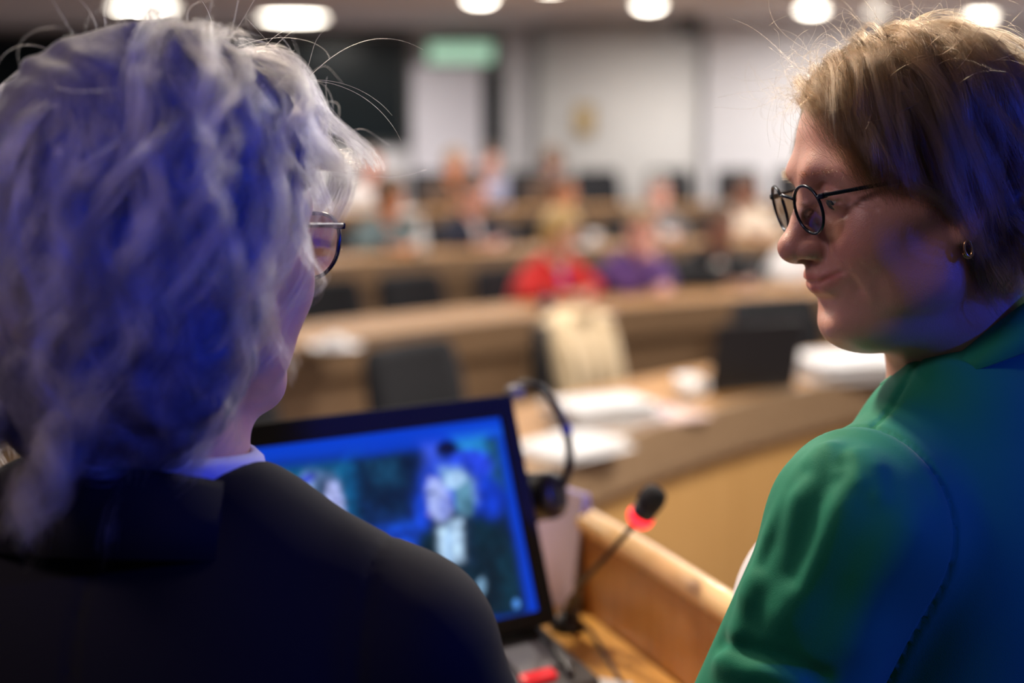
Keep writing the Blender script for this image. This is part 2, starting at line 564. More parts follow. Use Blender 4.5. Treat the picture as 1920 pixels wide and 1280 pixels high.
def ell(p, c, r, rot=None):
    q = p - np.asarray(c, F32)
    if rot is not None:
        q = q @ np.asarray(rot, F32)
    r = np.asarray(r, F32)
    q1 = q / r
    k0 = np.sqrt((q1 * q1).sum(1))
    q2 = q1 / r
    k1 = np.sqrt((q2 * q2).sum(1)) + 1e-9
    return k0 * (k0 - 1) / k1


def chain(p, pts, rads, k=0.0):
    d = None
    for i in range(len(pts) - 1):
        e = cap(p, pts[i], pts[i + 1], rads[i], rads[i + 1])
        d = e if d is None else (smin(d, e, k) if k else np.minimum(d, e))
    return d


def segdist(p, pts):
    return chain(p, pts, [0.0] * len(pts))


def evalf(f, pts, n=400000):
    return np.concatenate([f(pts[i:i + n]) for i in range(0, len(pts), n)]) if len(pts) else np.zeros(0, F32)


def surface(f, lo, hi, h, B=8, lip=1.6, newton=2):
    """surface nets on a sparse grid; returns vertices and quads"""
    lo, hi = np.asarray(lo, F32), np.asarray(hi, F32)
    nb = np.maximum(np.ceil((hi - lo) / (h * B)).astype(int), 1)
    n = nb * B + 1
    H = h * B
    bi = np.stack(np.meshgrid(*[np.arange(x) for x in nb], indexing='ij'), -1).reshape(-1, 3)
    cen = (lo + (bi + 0.5) * H).astype(F32)
    fc = evalf(f, cen)
    G = np.empty(n, F32)
    G.fill(1.0)
    sgn = np.where(fc < 0, -1.0, 1.0).reshape(nb)
    big = np.repeat(np.repeat(np.repeat(sgn, B, 0), B, 1), B, 2)
    G[:-1, :-1, :-1] = big
    act = bi[np.abs(fc) < H * 0.87 * lip]
    off = np.stack(np.meshgrid(*[np.arange(B + 1)] * 3, indexing='ij'), -1).reshape(-1, 3)
    for s in range(0, len(act), 600):
        idx = (act[s:s + 600, None, :] * B + off[None]).reshape(-1, 3)
        v = evalf(f, (lo + idx * h).astype(F32))
        G[idx[:, 0], idx[:, 1], idx[:, 2]] = v
    S = G < 0
    c = np.zeros(n - 1, np.int8)
    for dx in (0, 1):
        for dy in (0, 1):
            for dz in (0, 1):
                c += S[dx:n[0] - 1 + dx, dy:n[1] - 1 + dy, dz:n[2] - 1 + dz]
    ai = np.argwhere((c > 0) & (c < 8))
    ids = np.full(n - 1, -1, np.int64)
    ids[ai[:, 0], ai[:, 1], ai[:, 2]] = np.arange(len(ai))
    acc = np.zeros((len(ai), 3), np.float64)
    cnt = np.zeros(len(ai))
    cor = [(x, y, z) for x in (0, 1) for y in (0, 1) for z in (0, 1)]
    for i, a in enumerate(cor):
        for b in cor[i + 1:]:
            if sum(abs(a[k] - b[k]) for k in range(3)) != 1:
                continue
            va = G[ai[:, 0] + a[0], ai[:, 1] + a[1], ai[:, 2] + a[2]]
            vb = G[ai[:, 0] + b[0], ai[:, 1] + b[1], ai[:, 2] + b[2]]
            m = (va < 0) != (vb < 0)
            t = np.where(m, va / np.where(m, va - vb, 1), 0)
            pt = np.array(a) + t[:, None] * (np.array(b) - np.array(a))
            acc[m] += pt[m]
            cnt[m] += 1
    V = (lo + (ai + acc / cnt[:, None]) * h).astype(F32)
    quads = []
    for ax in range(3):
        u, w = (ax + 1) % 3, (ax + 2) % 3
        sl0 = [slice(None)] * 3
        sl1 = [slice(None)] * 3
        sl0[ax], sl1[ax] = slice(0, -1), slice(1, None)
        A, Bq = S[tuple(sl0)], S[tuple(sl1)]
        e = np.argwhere(A != Bq)
        ok = (e[:, u] > 0) & (e[:, w] > 0) & (e[:, u] < n[u] - 1) & (e[:, w] < n[w] - 1)
        e = e[ok]
        inside = A[e[:, 0], e[:, 1], e[:, 2]]
        def cid(du, dw):
            q = e.copy()
            q[:, u] += du
            q[:, w] += dw
            return ids[q[:, 0], q[:, 1], q[:, 2]]
        q = np.stack([cid(-1, -1), cid(0, -1), cid(0, 0), cid(-1, 0)], 1)
        q[~inside] = q[~inside][:, ::-1]
        quads.append(q)
    Q = np.concatenate(quads)
    Q = Q[(Q >= 0).all(1)]
    for _ in range(newton):
        e = h * 0.25
        v0 = evalf(f, V)
        g = np.stack([evalf(f, V + np.array(d, F32) * e) - v0 for d in ((1, 0, 0), (0, 1, 0), (0, 0, 1))], 1) / e
        st = v0[:, None] * g / np.maximum((g * g).sum(1), 0.2)[:, None]
        ln = np.sqrt((st * st).sum(1))
        V = V - st * np.minimum(1, 0.7 * h / np.maximum(ln, 1e-9))[:, None]
    return V, Q


def np_mesh(name, V, Q, smooth=True):
    me = bpy.data.meshes.new(name)
    V = np.asarray(V, F32)
    Q = np.asarray(Q, np.int32)
    me.vertices.add(len(V))
    me.vertices.foreach_set('co', V.ravel())
    me.loops.add(Q.size)
    me.loops.foreach_set('vertex_index', Q.ravel())
    me.polygons.add(len(Q))
    me.polygons.foreach_set('loop_start', np.arange(0, Q.size, Q.shape[1], dtype=np.int32))
    me.update(calc_edges=True)
    me.validate()
    if smooth: me.shade_smooth()
    return me


def rotm(yaw, pit, rol):
    c, s = math.cos, math.sin
    Rz = np.array([[c(yaw), -s(yaw), 0], [s(yaw), c(yaw), 0], [0, 0, 1]])
    Rx = np.array([[1, 0, 0], [0, c(pit), -s(pit)], [0, s(pit), c(pit)]])
    Ry = np.array([[c(rol), 0, s(rol)], [0, 1, 0], [-s(rol), 0, c(rol)]])
    return Rz @ Rx @ Ry


def mirror(f, p):
    """evaluate a one-sided field (x >= 0) on both sides"""
    q = p.copy()
    q[:, 0] = np.abs(q[:, 0])
    return f(q)


def snap(f, pts, n=12):
    """move points onto the zero surface of f"""
    v = np.asarray(pts, F32).copy()
    for _ in range(n):
        e = F32(0.0005)
        d0 = f(v)
        g = np.stack([f(v + np.array(k, F32) * e) - d0 for k in ((1, 0, 0), (0, 1, 0), (0, 0, 1))], 1) / e
        v = v - d0[:, None] * g / np.maximum((g * g).sum(1), 0.3)[:, None]
    return [tuple(x) for x in v]


_snaps = {}


def fold(key, q, smile, male, pts):
    if key not in _snaps:
        _snaps[key] = snap(lambda p: head_field(p, False, smile, male, False), pts)
    return segdist(q, _snaps[key])


def head_field(p, fine=True, smile=1.0, male=False, ear=True):
    """head in its own frame: y forward, z up, origin between the ear canals"""
    q = p.copy()
    q[:, 0] = np.abs(q[:, 0])
    d = ell(p, (0, -0.004, 0.047), (0.0745, 0.0945, 0.082))
    d = smin(d, ell(p, (0, 0.032, -0.014), (0.0645, 0.058, 0.066)), 0.03)
    d = smin(d, ell(p, (0, 0.056, -0.050), (0.041, 0.0385, 0.038)), 0.022)
    jw = 0.054 if male else 0.052
    d = smin(d, chain(q, [(jw, 0.006, -0.030), (jw - 0.004, 0.014, -0.058), (0.012, 0.070, -0.087)], [0.016, 0.017, 0.0155], 0.01), 0.026)
    d = smin(d, ell(p, (0, 0.0745, -0.0870), (0.0205, 0.0150, 0.0145)), 0.014)
    d = smin(d, ell(q, (0.038, 0.058, -0.023), (0.024 + 0.002 * smile, 0.0255, 0.023)), 0.020)
    d = smin(d, ell(q, (0.041, 0.030, -0.056), (0.021, 0.030, 0.026)), 0.024)
    d = smin(d, cap(q, (0.046, 0.060, -0.003), (0.0640, 0.028, 0.000), 0.0105, 0.008), 0.024)
    d = smin(d, ell(p, (0, 0.050, -0.088), (0.036, 0.038, 0.019)), 0.02)
    if not male:
        d = smin(d, ell(p, (0, 0.030, -0.094), (0.036, 0.046, 0.024)), 0.02)
    br = 0.0105 if male else 0.0085
    d = smin(d, chain(q, [(0.0, 0.0825, 0.036), (0.018, 0.0855, 0.0365), (0.046, 0.068, 0.035)], [br, br, 0.010], 0.01), 0.020)
    # eye sockets, then the lids
    d = smax(d, -ell(q, (0.0315, 0.0990, 0.0175), (0.0195, 0.0145, 0.0120)), 0.016)
    d = smin(d, ell(q, (0.031, 0.0752, 0.0180), (0.0150, 0.0140, 0.0135)), 0.005)
    # nose
    n = chain(p, [(0, 0.0855, 0.024), (0, 0.0955, 0.004), (0, 0.1085, -0.0170)], [0.0078, 0.0085, 0.0118], 0.008)
    n = smin(n, ell(p, (0, 0.1095, -0.0190), (0.0118, 0.0112, 0.0108)), 0.006)
    n = smin(n, ell(q, (0.0122, 0.0995, -0.0215), (0.0070, 0.0108, 0.0082)), 0.005)
    n = smin(n, cap(p, (0, 0.1085, -0.0250), (0, 0.098, -0.0315), 0.0048, 0.0050), 0.005)
    d = smin(d, n, 0.011)
    # lips
    cz = -0.0470 + 0.0042 * smile
    up = chain(q, [(0, 0.0965, -0.0445), (0.013, 0.0930, -0.0450), (0.0300, 0.0810, cz)], [0.0058, 0.0050, 0.0022], 0.004)
    lw = chain(q, [(0, 0.0925, -0.0555), (0.013, 0.0890, -0.0540), (0.0290, 0.0795, cz - 0.001)], [0.0076, 0.0066, 0.0022], 0.004)
    d = smin(d, up, 0.008)
    d = smin(d, lw, 0.007)
    d = smax(d, -ell(p, (0, 0.1000, -0.0705), (0.018, 0.0080, 0.0065)), 0.014)
    if fine:
        m = fold((1, smile, male), q, smile, male, [(0, 0.1030, -0.0494), (0.013, 0.0985, -0.0488), (0.0290, 0.0850, cz + 0.0004), (0.0325, 0.0815, cz + 0.0018)])
        d = d + 0.0032 * np.exp(-(m / 0.0016) ** 2)
        # nostril
        d = smax(d, -ell(q, (0.0068, 0.1035, -0.0305), (0.0036, 0.0064, 0.0042)), 0.002)
        # alar crease
        m = fold((2, smile, male), q, smile, male, [(0.0175, 0.0945, -0.0100), (0.0225, 0.0890, -0.0190), (0.0200, 0.0905, -0.0290)])
        d = d + 0.0024 * np.exp(-(m / 0.0028) ** 2)
        # smile folds
        m = fold((3, smile, male), q, smile, male, [(0.0220, 0.0900, -0.0220), (0.0305, 0.0850, -0.0330), (0.0370, 0.0780, -0.0440), (0.0370, 0.0740, -0.0560)])
        d = d + 0.0013 * smile * np.exp(-(m / 0.0042) ** 2)
        m = fold((4, smile, male), q, smile, male, [(0.0450, 0.0700, -0.0300), (0.0480, 0.0610, -0.0460), (0.0450, 0.0570, -0.0640)])
        d = d + 0.0005 * smile * np.exp(-(m / 0.0055) ** 2)
        m = fold((5, smile, male), q, smile, male, [(0.038, 0.075, -0.0400), (0.0415, 0.069, -0.0500), (0.040, 0.065, -0.0640)])
        d = d - 0.0007 * smile * np.exp(-(m / 0.0055) ** 2)
        # eye slit and lid folds
        m = fold((6, smile, male), q, smile, male, [(0.0175, 0.0875, 0.0140), (0.0260, 0.0905, 0.0142), (0.0360, 0.0895, 0.0138), (0.0430, 0.0820, 0.0135)])
        d = d + 0.0036 * np.exp(-(m / 0.0015) ** 2)
        m = fold((7, smile, male), q, smile, male, [(0.0175, 0.0880, 0.0230), (0.0280, 0.0900, 0.0272), (0.0400, 0.0850, 0.0252), (0.0490, 0.0770, 0.0185)])
        d = d + 0.0018 * np.exp(-(m / 0.0020) ** 2)
        for (z0, z1, s_) in ((0.0115, 0.001, 1), (0.0140, 0.0095, 0.9), (0.0165, 0.0195, 0.8)):
            m = fold((8, z0, smile, male), q, smile, male, [(0.0475, 0.0760, z0), (0.0575, 0.0600, z1)])
            d = d + 0.0009 * smile * s_ * np.exp(-(m / 0.0015) ** 2)
        m = fold((9, smile, male), q, smile, male, [(0.020, 0.0880, 0.0060), (0.031, 0.0890, 0.0005), (0.0440, 0.0790, 0.0020)])
        d = d + 0.0012 * np.exp(-(m / 0.0022) ** 2)
        # philtrum
        m = segdist(p, [(0, 0.1030, -0.0345), (0, 0.1045, -0.0400)])
        d = d + 0.0010 * np.exp(-(m / 0.0030) ** 2)
    if ear:
        re = rotm(R(-20), R(12), 0)
        e = ell(q, (0.0765, -0.010, 0.002), (0.0085, 0.0175, 0.0310), re)
        e = smin(e, ell(q, (0.0725, -0.002, -0.026), (0.0065, 0.0085, 0.0105)), 0.008)
        e = smax(e, -ell(q, (0.0850, -0.006, 0.004), (0.0080, 0.0100, 0.0180), re), 0.004)
        d = smin(d, e, 0.006)
    return d


def hand_pts(w, fwd, side, up, s=1.0, curl=0.5):
    """palm and finger chains; fwd from wrist to fingers, side to the thumb, up out of the back of the hand"""
    w, fwd, side, up = [np.asarray(x, float) for x in (w, fwd, side, up)]
    out = []
    for k, (o, L) in enumerate(((0.026, 0.072), (0.009, 0.080), (-0.009, 0.075), (-0.026, 0.060))):
        b = w + fwd * 0.088 * s + side * o * s
        a = b + fwd * L * 0.45 * s - up * 0.10 * curl * L * s
        c = a + (fwd * math.cos(curl) - up * math.sin(curl)) * L * 0.32 * s
        e = c + (fwd * math.cos(1.7 * curl) - up * math.sin(1.7 * curl)) * L * 0.25 * s
        out.append(([w + fwd * 0.03 * s + side * o * 0.7 * s, b, a, c, e], [0.013 * s, 0.0105 * s, 0.0090 * s, 0.0082 * s, 0.0070 * s]))
    b = w + fwd * 0.022 * s + side * 0.028 * s
    a = b + (fwd * 0.6 + side * 0.62 - up * 0.25) * 0.038 * s
    c = a + (fwd * 0.88 + side * 0.25 - up * 0.2) * 0.030 * s
    e = c + (fwd * 0.95 - up * 0.25) * 0.022 * s
    out.append(([b, a, c, e], [0.015 * s, 0.0115 * s, 0.0098 * s, 0.0082 * s]))
    return out


def hand_field(p, w, fwd, side, up, s=1.0, curl=0.5):
    d = None
    for pts, rads in hand_pts(w, fwd, side, up, s, curl):
        e = chain(p, pts, rads)
        d = e if d is None else smin(d, e, 0.006)
    return d

# ---------------------------------------------------------------- strands of hair as curves
def hair_mat(name, color, rough=0.35, rand=0.25, radial=0.4):
    m = bpy.data.materials.new(name)
    m.use_nodes = True
    nt = m.node_tree
    nt.nodes.remove(nt.nodes['Principled BSDF'])
    h = nt.nodes.new('ShaderNodeBsdfHairPrincipled')
    h.parametrization = 'COLOR'
    h.inputs['Color'].default_value = (*color, 1)
    h.inputs['Roughness'].default_value = rough
    h.inputs['Radial Roughness'].default_value = radial
    pass
    [i for i in h.inputs if i.name.startswith('Random') and i.name != 'Random']
    hi = nt.nodes.new('ShaderNodeHairInfo')
    hsv = nt.nodes.new('ShaderNodeHueSaturation')
    hsv.inputs['Color'].default_value = (*color, 1)
    mr = nt.nodes.new('ShaderNodeMapRange')
    mr.inputs['To Min'].default_value = 0.6
    mr.inputs['To Max'].default_value = 1.35
    nt.links.new(hi.outputs['Random'], mr.inputs['Value'])
    nt.links.new(mr.outputs['Result'], hsv.inputs['Value'])
    nt.links.new(hsv.outputs['Color'], h.inputs['Color'])
    nt.links.new(h.outputs['BSDF'], nt.nodes['Material Output'].inputs['Surface'])
    return m


def strands(name, pts, r_root, r_tip, material, parent, loc=(0, 0, 0)):
    """pts: (N, K, 3) array of world points; loc: origin of the parent"""
    N, K, _ = pts.shape
    cu = bpy.data.hair_curves.new(name)
    cu.add_curves([K] * N)
    pos = (pts - np.asarray(loc)).reshape(-1, 3).astype(F32)
    cu.attributes['position'].data.foreach_set('vector', pos.ravel()) if 'position' in cu.attributes else cu.points.foreach_set('position', pos.ravel())
    rad = np.linspace(r_root, r_tip, K, dtype=F32)
    at = cu.attributes.get('radius') or cu.attributes.new('radius', 'FLOAT', 'POINT')
    at.data.foreach_set('value', np.tile(rad, N))
    cu.materials.append(material)
    o = bpy.data.objects.new(name, cu)
    if parent: o.parent = parent
    COL.objects.link(o)
    return o


def unit(v):
    return v / np.maximum(np.sqrt((v * v).sum(-1, keepdims=True)), 1e-9)


SC, SR = np.array([0, -0.004, 0.047]), np.array([0.0745, 0.0945, 0.082])


def shell_push(p, off):
    """keep points at least off outside the skull"""
    q = (p - SC) / (SR + off[:, None])
    k = np.sqrt((q * q).sum(1))
    ins = k < 1
    p = p.copy()
    p[ins] = (SC + (p[ins] - SC) / k[ins, None])
    return p


def scalp_roots(rng, N, keep):
    out = []
    while sum(len(o) for o in out) < N:
        d = unit(rng.normal(size=(N, 3)))
        p = SC + d * SR
        p = p[keep(p)]
        out.append(p)
    return np.concatenate(out)[:N]


def grow(rng, roots, comb, length, steps, lift, off, grav=0.35, stiff=0.75, post=None):
    """comb(p, s) -> wanted direction; returns (N, steps, 3)"""
    n = unit((roots - SC) / SR ** 2)
    d = unit(comb(roots, 0.0) + n * lift[:, None])
    p = roots + n * 0.0005
    out = [p]
    ds = (length / (steps - 1))[:, None]
    for i in range(1, steps):
        s = i / (steps - 1)
        w = comb(p, s)
        d = unit(d * stiff + w * (1 - stiff) + np.array([0, 0, -grav * s * (1 - stiff) * 2]))
        p = p + d * ds
        o = off * min(1.0, 2.5 * s + 0.05)
        p2 = shell_push(p, o)
        if post is not None:
            p2 = post(p2, s)
        mv = p2 - out[-1]
        d = unit(mv * 0.6 + d * ds * 0.4)
        p = p2
        out.append(p)
    return np.stack(out, 1)

# ================================================================ the podium desk and what stands on it
DZ = 1.05
pd = empty('podium_desk', (0, 1.5, 0.32))
tag(pd, 'light wooden podium desk with a raised edge in front of the two speakers', 'desk')
b1, b2 = Pz(1082, 1135, DZ), Pz(1270, 1280, DZ)
dirp = (b2 - b1).normalized()
e1 = b2 + dirp * 0.20
nrm = Vector((-dirp.y, dirp.x, 0))          # to the far side of the raised edge
if nrm.x < 0: nrm = -nrm
top_poly = [(-1.15, 1.20), (e1.x - 0.06, 1.20), (e1.x, e1.y), (b1.x, b1.y), (b1.x - 0.05, b1.y + 0.10), (-1.15, 2.02)]
top_poly = [(x, y - 1.5) for x, y in top_poly]
MB().prism(top_poly, DZ - 0.035 - 0.32, DZ - 0.32).build('tabletop', M['podium_top'], pd)


def wall_strip(pts, z0, z1, th, name, mt, parent, org, bev=0.0):
    """upright board following a polyline; th is its thickness to the far side"""
    bm_ = MB()
    n = len(pts)
    rows = []
    for i, p in enumerate(pts):
        t = (pts[min(i + 1, n - 1)] - pts[max(i - 1, 0)]).normalized()
        nn = Vector((t.y, -t.x, 0))
        if nn.dot(nrm) < 0: nn = -nn
        a, c = p - org, p + nn * th - org
        rows.append([bm_.bm.verts.new((a.x, a.y, z0 - org.z)), bm_.bm.verts.new((c.x, c.y, z0 - org.z)), bm_.bm.verts.new((c.x, c.y, z1 - org.z)), bm_.bm.verts.new((a.x, a.y, z1 - org.z))])
    for a, c in zip(rows, rows[1:]):
        for k in range(4):
            bm_.bm.faces.new((a[k], c[k], c[(k + 1) % 4], a[(k + 1) % 4]))
    bm_.bm.faces.new(rows[0])
    bm_.bm.faces.new(list(reversed(rows[-1])))
    return bm_.build(name, mt, parent)


org = Vector((0, 1.5, 0.32))
e0 = b1 - dirp * 0.015
path = [v for v in bez([e0 + Vector((-0.012, 0.05, 0)), e0, e0.lerp(e1, 0.33) + nrm * 0.004, e0.lerp(e1, 0.66) + nrm * 0.003, e1], 5)]
for v in path: v.z = 0
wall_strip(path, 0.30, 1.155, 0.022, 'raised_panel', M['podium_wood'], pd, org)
cap_pts = [Vector((v.x, v.y, 1.163 - 0.32)) - Vector((0, 1.5, 0)) + nrm * 0.010 for v in path]
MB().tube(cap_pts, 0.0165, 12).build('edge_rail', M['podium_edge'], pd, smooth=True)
far = [Vector((-1.15, 2.02, 0)), Vector((b1.x - 0.05, b1.y + 0.10, 0))]
MB().box(((far[0].x + far[1].x) / 2, (far[0].y + far[1].y) / 2 - 1.5, 0.40), ((far[1] - far[0]).length, 0.03, 0.72), Matrix.Rotation(math.atan2(far[1].y - far[0].y, far[1].x - far[0].x), 3, 'Z')).build('front_panel', M['podium_wood'], pd)
MB().box((-1.13, 0.08, 0.36), (0.03, 0.74, 0.70)).build('side_panel', M['podium_wood'], pd)

# ---------------------------------------------------------------- monitor
MYAW, MTILT, MH, MW = R(33), R(21), 0.27, 0.43
BR = P(1040, 1168, 1.57)
rt = Vector((math.cos(MYAW), math.sin(MYAW), 0))
nn = Vector((math.sin(MYAW), -math.cos(MYAW), 0))
upm = Vector((0, 0, math.cos(MTILT))) - nn * math.sin(MTILT)
face = rt.cross(upm)                      # towards the viewer
mon_c = BR - rt * MW / 2 + upm * MH / 2
mon = empty('monitor')
mm = Matrix((( rt.x, upm.x, face.x, mon_c.x), (rt.y, upm.y, face.y, mon_c.y), (rt.z, upm.z, face.z, mon_c.z), (0, 0, 0, 1)))
mon.matrix_world = mm
tag(mon, 'black desk monitor showing a blue video picture of two people', 'monitor')
bl, br_, bt, bb = 0.022, 0.020, 0.026, 0.018
M['bezel'] = mat('monitor_bezel', (0.006, 0.006, 0.007), 0.55, vary=0.1, scale=30, spec=0.2)
MB().box((0, 0, -0.016), (MW, MH, 0.030), bevel=0.004).build('housing', M['bezel'], mon)
fr = MB()
fr.box((0, MH / 2 - bt / 2, 0.003), (MW, bt, 0.008), bevel=0.002).box((0, -MH / 2 + bb / 2, 0.003), (MW, bb, 0.008), bevel=0.002)
fr.box((-MW / 2 + bl / 2, 0, 0.0028), (bl, MH, 0.008), bevel=0.002).box((MW / 2 - br_ / 2, 0, 0.0028), (br_, MH, 0.008), bevel=0.002)
fr.build('bezel', M['bezel'], mon)
# stand reaching down to the desk
inv = mm.inverted()
foot = mon_c - nn * 0.10
foot.z = DZ
st = MB().tube([inv @ (mon_c - nn * 0.035 - upm * 0.02), inv @ (mon_c - nn * 0.085 - upm * 0.06), inv @ (foot + Vector((0, 0, 0.01)))], 0.018, 12)
st.build('neck', M['bezel'], mon, smooth=True)
ft = MB().box(inv @ (foot + nn * 0.03 + Vector((0, 0, 0.0075))), (0.20, 0.16, 0.013), (inv.to_3x3() @ Matrix.Rotation(MYAW, 3, 'Z')), bevel=0.004)
ft.build('foot', M['bezel'], mon)
# picture on the screen: a grid with a colour per point
x0, x1, y0, y1 = -MW / 2 + bl - 0.001, MW / 2 - br_ + 0.001, -MH / 2 + bb - 0.001, MH / 2 - bt + 0.001
NX, NY = 260, 150
gx, gy = np.meshgrid(np.linspace(x0, x1, NX), np.linspace(y0, y1, NY), indexing='ij')
Vs = np.stack([gx.ravel(), gy.ravel(), np.full(gx.size, 0.0016)], 1)
ii = np.arange(NX * NY).reshape(NX, NY)
Qs = np.stack([ii[:-1, :-1], ii[1:, :-1], ii[1:, 1:], ii[:-1, 1:]], -1).reshape(-1, 4)
sm = np_mesh('screen', Vs, Qs, False)
MMn = np.array(mm)
Wp = Vs @ MMn[:3, :3].T + MMn[:3, 3] - np.array([0, 0, CAM_Z])
dep = Wp[:, 1] * cp - Wp[:, 2] * sp
su = 960 + FPX * Wp[:, 0] / dep            # drawing coordinates of the picture
sv = 640 - FPX * (Wp[:, 1] * sp + Wp[:, 2] * cp) / dep
# the picture's own axes: along and across its slanted frame
px = (gx.ravel() - x0) / (x1 - x0)
py = (y1 - gy.ravel()) / (y1 - y0)


def lin(c):
    c = np.array(c) / 255.0
    return np.where(c <= 0.04045, c / 12.92, ((c + 0.055) / 1.055) ** 2.4)


img = np.tile(lin((4, 62, 205)), (len(su), 1))


def paint(mask, c):
    global img
    m_ = np.clip(mask, 0, 1)[:, None]
    img = img * (1 - m_) + lin(c) * m_


def soft(d, w=5.0):
    return 1 / (1 + np.exp(np.clip(d / w, -30, 30)))


def blob(cx_, cy_, rx_, ry_, rot=0.0, w=0.10):
    a = math.radians(rot)
    dx_, dy_ = su - cx_, sv - cy_
    X = (dx_ * math.cos(a) + dy_ * math.sin(a)) / rx_
    Y = (-dx_ * math.sin(a) + dy_ * math.cos(a)) / ry_
    return soft(np.sqrt(X * X + Y * Y) - 1, w)


def poly(pts, w=3.0):
    d = np.full(len(su), -1e9)
    n_ = len(pts)
    area2 = sum(pts[i][0] * pts[(i + 1) % n_][1] - pts[(i + 1) % n_][0] * pts[i][1] for i in range(n_))
    sg = 1 if area2 > 0 else -1
    for i in range(n_):
        (ax_, ay_), (bx_, by_) = pts[i], pts[(i + 1) % n_]
        L_ = math.hypot(bx_ - ax_, by_ - ay_)
        d = np.maximum(d, sg * ((by_ - ay_) * (su - ax_) - (bx_ - ax_) * (sv - ay_)) / L_)
    return soft(d, w)


paint(poly([(380, 880), (640, 850), (645, 872), (380, 905)], 4), (4, 30, 150))
paint(poly([(845, 815), (950, 800), (955, 812), (850, 826)], 4), (20, 90, 225))
paint(poly([(380, 905), (930, 822), (988, 1145), (380, 1230)], 3), (6, 34, 62))       # picture area
paint(poly([(380, 905), (665, 868), (672, 985), (380, 1010)], 6), (8, 84, 140))
paint(poly([(470, 900), (640, 880), (645, 940), (480, 955)], 12), (22, 110, 150))
paint(poly([(670, 862), (770, 848), (790, 930), (680, 945)], 8), (5, 26, 44))
paint(poly([(690, 870), (740, 862), (748, 900), (705, 908)], 7), (20, 70, 100))
paint(poly([(430, 905), (500, 898), (520, 960), (430, 965)], 7), (4, 18, 34))
paint(poly([(675, 938), (760, 968), (765, 1000), (675, 985)], 6), (9, 40, 86))
paint(poly([(905, 826), (930, 824), (945, 915), (915, 920)], 4), (28, 84, 110))
paint(poly([(860, 826), (905, 820), (908, 850), (864, 855)], 5), (40, 150, 225))
paint(blob(880, 872, 44, 30), (40, 70, 225))
paint(blob(905, 935, 40, 45), (14, 56, 190))
paint(poly([(795, 835), (818, 832), (826, 880), (798, 880)], 5), (60, 92, 235))
paint(blob(838, 840, 18, 14), (6, 14, 40))
paint(blob(845, 905, 55, 44), (30, 70, 220))
paint(poly([(780, 930), (800, 915), (812, 1000), (775, 1010)], 5), (22, 70, 215))
paint(poly([(705, 992), (775, 978), (778, 1028), (715, 1018)], 5), (22, 86, 235))
paint(poly([(712, 1000), (775, 990), (775, 1005), (720, 1012)], 4), (10, 40, 130))
# woman in profile on the screen: hair, forehead, nose, chin
paint(poly([(520, 1010), (590, 985), (640, 990), (690, 1010), (690, 1050), (520, 1050)], 5), (6, 90, 110))
paint(poly([(560, 905), (590, 882), (625, 888), (640, 910), (632, 940), (600, 985), (560, 975), (550, 940)], 3), (84, 112, 156))
paint(blob(570, 925, 16, 38, 10), (128, 156, 214))
paint(blob(592, 945, 14, 34, 8), (72, 98, 132))
paint(blob(606, 922, 10, 30, 14), (52, 76, 110))
paint(blob(575, 898, 18, 9, -30), (60, 80, 190))
paint(poly([(616, 905), (632, 904), (641, 930), (652, 957), (645, 966), (646, 985), (632, 998), (606, 990), (604, 950)], 2.2), (176, 186, 244))
paint(blob(632, 938, 7, 2.5), (90, 96, 160))
paint(blob(640, 978, 6, 2), (128, 110, 190))
paint(blob(612, 985, 14, 14, 10), (126, 136, 218))
paint(poly([(470, 942), (530, 936), (533, 962), (480, 955)], 5), (20, 50, 215))
paint(poly([(478, 945), (520, 941), (522, 950), (486, 952)], 3), (70, 110, 245))
# man on the screen: pale hair, face in profile, white shirt, dark suit
paint(poly([(786, 1000), (830, 968), (905, 962), (955, 1005), (975, 1150), (800, 1180)], 5), (6, 40, 58))
paint(poly([(800, 892), (826, 876), (862, 876), (888, 900), (892, 940), (880, 968), (850, 972), (838, 930), (815, 900)], 3.5), (124, 166, 208))
paint(blob(868, 930, 16, 36, 0), (92, 146, 172))
paint(blob(852, 900, 22, 14, -20), (160, 196, 232))
paint(blob(880, 950, 9, 20, 0), (70, 118, 140))
paint(poly([(800, 895), (822, 896), (842, 925), (846, 962), (822, 984), (808, 976), (806, 962), (796, 952), (792, 944), (797, 925)], 2.4), (166, 182, 242))
paint(blob(806, 924, 9, 3, -6), (70, 88, 150))
paint(blob(806, 964, 7, 2.2, 0), (120, 110, 190))
paint(blob(834, 950, 12, 24, 0), (136, 152, 226))
paint(blob(842, 944, 4, 9), (110, 124, 200))
paint(poly([(822, 992), (846, 978), (868, 972), (872, 1050), (826, 1060)], 3), (188, 222, 255))
paint(poly([(838, 985), (845, 985), (846, 1052), (838, 1055)], 2), (150, 190, 235))
paint(poly([(868, 970), (884, 968), (892, 1060), (872, 1062)], 4), (10, 36, 62))
paint(blob(903, 1100, 10, 18, 10), (150, 200, 240))
paint(poly([(900, 1040), (935, 1030), (955, 1130), (905, 1140)], 8), (4, 26, 42))
paint(poly([(930, 1050), (960, 1040), (972, 1135), (950, 1140)], 6), (8, 50, 70))
paint(blob(968, 1132, 6, 9), (90, 160, 255))
rgn = np.random.default_rng(2)
nz = rgn.normal(size=(66, 39))
fxp, fyp = px * 64.99, py * 37.99
i0_, j0_ = fxp.astype(int), fyp.astype(int)
tx_, ty_ = fxp - i0_, fyp - j0_
nv = (nz[i0_, j0_] * (1 - tx_) + nz[i0_ + 1, j0_] * tx_) * (1 - ty_) + (nz[i0_, j0_ + 1] * (1 - tx_) + nz[i0_ + 1, j0_ + 1] * tx_) * ty_
inner = poly([(380, 905), (930, 822), (988, 1145), (380, 1230)], 3)
img = img * (1 + 0.22 * nv * inner)[:, None]
img = np.clip(img, 0, 1)
ca_ = sm.color_attributes.new('picture', 'FLOAT_COLOR', 'POINT')
